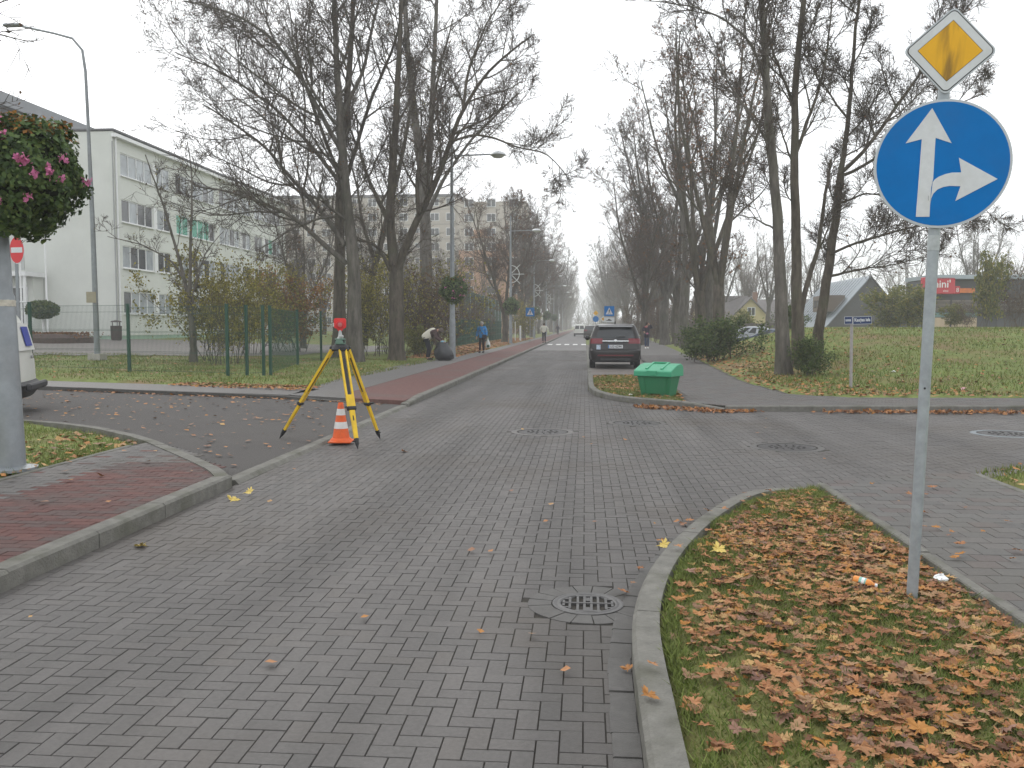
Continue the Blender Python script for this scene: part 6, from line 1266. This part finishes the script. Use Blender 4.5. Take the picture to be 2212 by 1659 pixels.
# ------------------------------------------------------------------ people
M_skin = mat('skin', (.42,.24,.17), .6, var=.08, scale=20)
def skin_obj(name, chains, m, parent, sub=1):
    """chains: lists of (point, radius); the first point of a later chain may repeat an earlier one and is merged"""
    V, E, Rr, ix = [], [], [], {}
    for ch in chains:
        prev = None
        for p_, r in ch:
            key = tuple(round(c, 4) for c in p_)
            if key not in ix: ix[key] = len(V); V.append(p_); Rr.append(r)
            i = ix[key]
            if prev is not None and prev != i: E.append((prev, i))
            prev = i
    me = bpy.data.meshes.new(name); me.from_pydata(V, E, []); o = bpy.data.objects.new(name, me); C.objects.link(o)
    o.modifiers.new('skin', 'SKIN'); lay = me.skin_vertices[0].data
    for i, r in enumerate(Rr): lay[i].radius = (r, r) if not hasattr(r, '__len__') else r
    lay[0].use_root = True
    sm = o.modifiers.new('sub', 'SUBSURF'); sm.levels = sub; sm.render_levels = sub
    dg = bpy.context.evaluated_depsgraph_get(); ne_ = bpy.data.meshes.new_from_object(o.evaluated_get(dg)); bpy.data.objects.remove(o)
    ne_.materials.clear(); ne_.materials.append(m); ne_.polygons.foreach_set('use_smooth', [True]*len(ne_.polygons)); ne_.name = name
    return link(bpy.data.objects.new(name, ne_), parent)
def fingers(wr, el, s):
    wr = Vector(wr); d = (wr-Vector(el)).normalized(); side = d.cross(Vector((0,1,0))); side = side.normalized() if side.length > .1 else Vector((1,0,0)); palm = wr+d*.07; out = [[(tuple(wr), .028), (tuple(palm), .034)]]
    for k, ln in enumerate((.075, .085, .08, .062)):
        a = palm+side*(.022-.0147*k); out.append([(tuple(palm), .034), (tuple(a+d*ln*.55), .009), (tuple(a+d*ln+Vector((0,-.012,0))), .008)])
    out.append([(tuple(palm), .034), (tuple(wr+d*.03+side*.045), .010), (tuple(wr+d*.07+side*.06), .009)]); return out
def person(label, loc, rz, J, cloth, sc=1.0, cat='person'):
    """J: joints in metres; cloth: materials"""
    t = thing('person', label, cat, loc, rz); t.scale = (sc,)*3
    pel, ch, nk, hd_ = J['pelvis'], J['chest'], J['neck'], J['head']; mid = tuple((Vector(pel)+Vector(ch))/2)
    body = [[(pel, .12), (mid, .115), (ch, .13), (nk, .055), (tuple(Vector(nk).lerp(Vector(hd_), .45)), .05), (hd_, .095), (tuple(Vector(hd_)+(Vector(hd_)-Vector(nk)).normalized()*.09), .075)]]
    jk = [[(tuple(Vector(pel)+Vector(J.get('hem', (0, 0, -.08)))), cloth.get('hem_r', .17)), (pel, cloth.get('waist_r', .165)), (mid, .165), (ch, .165), (tuple(Vector(ch).lerp(Vector(nk), .75)), .085)]]
    tr_ = [[(tuple(Vector(pel)+Vector((0,0,.02))), .13)]]; sh_ = []; sl = []
    for s in 'LR':
        S_, E_, W_ = J['sh'+s], J['el'+s], J['wr'+s]; body.append([(ch, .13), (S_, .06), (E_, .042), (W_, .028)]); body += fingers(W_, E_, s)
        bk = cloth.get('bulk', 1.0); jk.append([(ch, .165), (S_, .092*bk), (E_, .076*bk), (tuple(Vector(E_).lerp(Vector(W_), .92)), .058)])
        H_, K_, A_ = J['hip'+s], J['kn'+s], J['an'+s]; tx = Vector(A_)+Vector(J.get('toe', (0, -.15, -.06))); body.append([(pel, .12), (H_, .085), (K_, .055), (A_, .04), (tuple(Vector(A_)+Vector(J.get('toe', (0, -.15, -.06)))*.6), .03)])
        tr_.append([(tuple(Vector(pel)+Vector((0,0,.02))), .13), (H_, .1), (K_, .075), (tuple(Vector(K_).lerp(Vector(A_), .96)), .062)])
        sh_.append([(tuple(Vector(A_)+Vector((0,.04,-.02))), .066), (tuple(Vector(A_)+Vector(J.get('toe', (0,-.15,-.06)))*.55+Vector((0,0,-.02))), .062), (tuple(tx+Vector(J.get('toe', (0,-.15,-.06)))*.25), .045)])
    skin_obj('body', body, cloth.get('skin', M_skin), t); skin_obj('jacket', jk, cloth['jacket'], t, 2); skin_obj('trousers', tr_, cloth['trousers'], t)
    for s in sh_: skin_obj('shoe', [s], cloth['shoes'], t)
    hv = Vector(hd_); up_ = (hv-Vector(nk)).normalized(); fwd_ = Vector(J.get('face', (0,-1,0))).normalized(); sd_ = fwd_.cross(up_).normalized()
    b = MB()
    for s in (-1, 1): b.ball(tuple(hv+fwd_*.088+up_*.03+sd_*s*.034), .012, 6, 4)
    b.build('eyes', M_black, t); b = MB(); b.ball(tuple(hv+fwd_*.105+up_*.0), .018, 6, 5, (1,1,1.5)); b.build('nose', cloth.get('skin', M_skin), t); b = MB(); b.ball(tuple(hv+fwd_*.094-up_*.042), .02, 6, 4, (1.4,.6,.35)); b.build('mouth', mat('lips', (.3,.1,.09), .6), t)
    b = MB(); b.ball(tuple(hv+up_*.045-fwd_*.022), .112, 14, 10, (.98,1.0,.92)); b.build('hair' if 'hat' not in cloth else 'hat', cloth.get('hair') or cloth['hat'], t, 60)
    return t
STAND = dict(pelvis=(0,0,.92), chest=(0,0,1.28), neck=(0,-.01,1.44), head=(0,-.04,1.56), shL=(.17,0,1.37), elL=(.24,.02,1.1), wrL=(.25,-.06,.86), shR=(-.17,0,1.37), elR=(-.25,.02,1.1), wrR=(-.28,-.05,.86),
             hipL=(.09,0,.86), knL=(.09,-.04,.47), anL=(.08,.06,.1), hipR=(-.09,0,.86), knR=(-.09,-.06,.48), anR=(-.09,-.12,.09))
p = G(1041, 762, .1)
M_jb = mat('jacket_blue', (.02,.24,.6), .7, var=.15, scale=14); M_dkp = mat('trousers_plum', (.025,.018,.022), .9); M_dsh = mat('shoes_dark', (.012,.012,.014), .7)
J = dict(STAND); J['hem'] = (0, 0, -.14)
wp = person('person walking towards us in a bright blue jacket and pale knit cap', (p.x, p.y, .1), R(-6), J, dict(jacket=M_jb, trousers=M_dkp, shoes=M_dsh, bulk=1.15, hat=mat('knit_cap', (.42,.4,.37), .9, var=.5, scale=60), hem_r=.2, waist_r=.18), 1.03)
hand = wp.matrix_basis@Vector((.25,-.07,.8))
t = thing('carrier_bag', 'white plastic carrier bag held by the person in blue', 'bag', hand+Vector((.1,0,-.02))); b = MB(); b.lathe([(.02,.0),(.05,-.08),(.12,-.25),(.15,-.42),(.1,-.52)], 12); b.build('bag', mat('bag_white', (.62,.64,.62), .5, var=.15, scale=10), t, 60)
for s in (-1, 1): b = MB(); b.tube([(s*.03,0,-.06),(s*.012,0,.05),(0,0,.06)], .008, 5); b.build('handle', MATS['bag_white'], t)
b = MB(); b.ball((.02,-.09,-.42), .09, 8, 6); b.build('green_print', mat('bag_green', (.02,.09,.05), .6), t)
t = thing('shoulder_bag', 'small dark bag with a strap across the blue jacket', 'bag', (wp.location.x, wp.location.y, wp.location.z)); b = MB(); b.box((.17,-.22,.9),(.26,.1,.22),ch=.03); b.build('pouch', mat('bag_black', (.02,.018,.025), .7), t); b = MB(); b.tube([(-.13,-.12,1.42),(-.08,-.2,1.28),(.05,-.225,1.08),(.15,-.22,.98)], .014, 6); b.build('strap', MATS['bag_black'], t)
# stooping person filling a sack
p = G(935, 778, .1)
J = dict(pelvis=(-.22,0,.93), chest=(.12,0,1.2), neck=(.28,0,1.26), head=(.37,0,1.24), face=(.75,0,-.6), shL=(.16,-.18,1.2), elL=(.22,-.2,.95), wrL=(.42,-.12,.8), shR=(.16,.17,1.2), elR=(.26,.2,.96), wrR=(.46,.1,.8), hipL=(-.2,-.09,.86), knL=(-.12,-.1,.47), anL=(-.18,-.1,.09), hipR=(-.2,.09,.86), knR=(-.1,.1,.47), anR=(-.16,.12,.09), toe=(.15,0,-.06), hem=(-.1,0,-.1))
M_vest = mat('vest_cream', (.62,.59,.5), .85, var=.1, scale=10); M_slv = mat('sleeve_brown', (.075,.045,.045), .9, var=.3, scale=25)
sp_ = person('stooping person in a cream vest and brown sleeves bent over a sack', (p.x-.05, p.y, .1), R(0), J, dict(jacket=M_slv, trousers=mat('trousers_navy', (.018,.02,.03), .9), shoes=M_dsh, hair=mat('hair_grey', (.12,.1,.09), .9, var=.4, scale=50)), 1.05)
v = skin_obj('vest', [[((-.33,0,.86), .2), ((-.24,0,.96), .215), ((-.05,0,1.12), .205), ((.12,0,1.22), .18), ((.2,0,1.25), .11)]], M_vest, sp_, 2)
for w in ('wrL', 'wrR'): q = Vector(J[w]); b = MB(); b.ball(tuple(q+Vector((.04,0,-.03))), .06, 8, 6, (1.2,.7,.9)); b.build('glove', mat('glove_blue', (.2,.45,.6), .7), sp_)
sk = thing('rubbish_sack', 'full black plastic sack standing before the stooping person', 'sack', (p.x+.42, p.y-.12, .1)); b = MB(); n_ = 20
prof = [(.25,0),(.38,.08),(.43,.25),(.4,.42),(.33,.55),(.26,.66),(.24,.78)]; vs = []
for i, (r, z) in enumerate(prof):
    for j in range(n_): a = 2*math.pi*j/n_; rr_ = r*(1+.07*math.sin(5*a+i)+.05*math.sin(9*a+2*i)+random.uniform(-.02,.02)); vs.append((rr_*math.cos(a)+.12*(1-z), rr_*math.sin(a), z+.02*math.sin(3*a)))
b.add(vs, [(i*n_+j, i*n_+(j+1) % n_, (i+1)*n_+(j+1) % n_, (i+1)*n_+j) for i in range(len(prof)-1) for j in range(n_)]+[tuple(range(n_))[::-1]]); b.build('bag', mat('sack_black', (.03,.032,.036), .35, var=.2, scale=6, bump=.6, bscale=9, spec=.5), sk, 70)
# walker in white, back turned, further off
p = G(1175, 741, .1); J = dict(STAND); J.update(elL=(.33,.0,1.2), wrL=(.2,-.08,1.02), elR=(-.33,0,1.2), wrR=(-.2,-.08,1.02), head=(0,-.06,1.52), face=(0,-1,-.2))
person('person in a pale jacket and dark trousers walking far up the pavement', (p.x, p.y, .1), R(172), J, dict(jacket=mat('jacket_pale', (.55,.54,.47), .85), trousers=mat('trousers_ink', (.015,.016,.025), .9), shoes=M_dsh, hair=mat('hair_brown', (.06,.04,.03), .9), hem_r=.18), 1.05)
# walker on the right in a dark open coat, hand at the head
p = G(1397, 753, .1); J = dict(STAND); J.update(elR=(-.3,-.05,1.25), wrR=(-.2,-.1,1.1), elL=(.34,-.03,1.36), wrL=(.14,-.1,1.56), hem=(0,.02,-.28))
gp_ = person('person in a dark open coat and white shoes on the right footpath', (p.x, p.y, .1), R(4), J, dict(jacket=mat('coat_dark', (.02,.016,.032), .9), trousers=mat('jeans_blue', (.035,.05,.1), .9, var=.3, scale=20), shoes=mat('shoes_white', (.65,.65,.63), .6), hair=mat('hair_dark', (.03,.02,.018), .8), hem_r=.24, waist_r=.19), 1.02)
b = MB(); b.box((0,-.2,.98),(.13,.08,.1),ch=.02); b.build('pink_pouch', mat('pink_pouch', (.5,.16,.24), .8), gp_); b = MB(); b.ball((-.08,-.14,1.4), .08, 8, 6, (1.3,.6,.7)); b.build('scarf', mat('scarf_rose', (.4,.12,.13), .9), gp_)
# tiny walkers near the vanishing point
p = G(1229, 719, .1); person('tiny dark figure far away on the left pavement', (-4.6, 150, .1), 0, dict(STAND), dict(jacket=mat('coat_dark', (.02,.016,.032), .9), trousers=M_dkp, shoes=M_dsh, hair=MATS['hair_dark']), 1.0)

# ------------------------------------------------------------------ litter
p = G(1880, 1267, .14); t = thing('juice_bottle', 'orange drink bottle with a label lying in the leaves by the sign pole', 'bottle', p+Vector((-.03,.02,.02)), R(-32)); t.scale = (.7,.7,.7); Mb = Matrix.Rotation(R(90), 4, 'Y'); Mb = Matrix.Rotation(R(8), 4, 'Y')@Mb
b = MB(Mb); b.lathe([(.012,-.085),(.03,-.08),(.033,-.06),(.033,.03),(.028,.055),(.014,.075),(.013,.09)], 16); b.build('bottle', mat('juice_orange', (.72,.27,.06), .25, var=.1, scale=30), t, 50)
b = MB(Mb); b.lathe([(.0335,-.035),(.0335,.02)], 16, cap=False); lb_ = b.build('label', mat('label_mint', (.25,.5,.42), .5, var=.5, scale=60), t, 60); b = MB(Mb); b.lathe([(.034,-.015),(.034,.008)], 16, cap=False); b.build('white_strip', M_white, lb_, 60)
b = MB(Mb); b.lathe([(.036-.02,.088),(.016,.105)], 12); b.build('cap', M_white, t)
for px, py, z, s, lb, m_ in ((1838, 1008, .2, .05, 'crumpled white paper scrap on the grass bank below the street name sign', M_white), (2100, 964, .2, .06, 'pink wrapper scrap on the grass near the side road', mat('pink_scrap', (.7,.4,.45), .7)), (2030, 1250, .13, .045, 'crumpled pale scrap right of the sign pole foot', M_white), (1362, 853, .13, .04, 'white scrap at the left foot of the green bin', M_white)):
    if py == 1008: px, py = 1930, 811
    if py == 964: px, py = 2082, 834
    p = G(px, py, z); p.z = max(hz(p.x, p.y), .11)+.02; rr_ = random.Random(px); t = thing('paper_scrap', lb, 'litter', p); b = MB(); b.ball((0,0,0), s, 7, 5); b.v = [(x+rr_.uniform(-.4,.4)*s, y+rr_.uniform(-.4,.4)*s, z_*.6) for x, y, z_ in b.v]; b.build('scrap', m_, t)

# ------------------------------------------------------------------ haze over the far street
hb_ = MB(); hb_.box((20, 250, 14.2), (420, 540, 31.0)); hz_o = hb_.build('haze', None); hz_o['kind'] = 'stuff'; hz_o['label'] = 'thin autumn mist over the far street'
m = bpy.data.materials.new('haze_air'); m.use_nodes = True; nt = m.node_tree; nt.nodes.clear(); o_ = nt.nodes.new('ShaderNodeOutputMaterial'); v_ = nt.nodes.new('ShaderNodeVolumePrincipled')
v_.inputs['Color'].default_value = (.99,.995,1,1); v_.inputs['Density'].default_value = .0014; v_.inputs['Anisotropy'].default_value = 0.0
nt.links.new(v_.outputs[0], o_.inputs['Volume']); hz_o.data.materials.clear(); hz_o.data.materials.append(m)
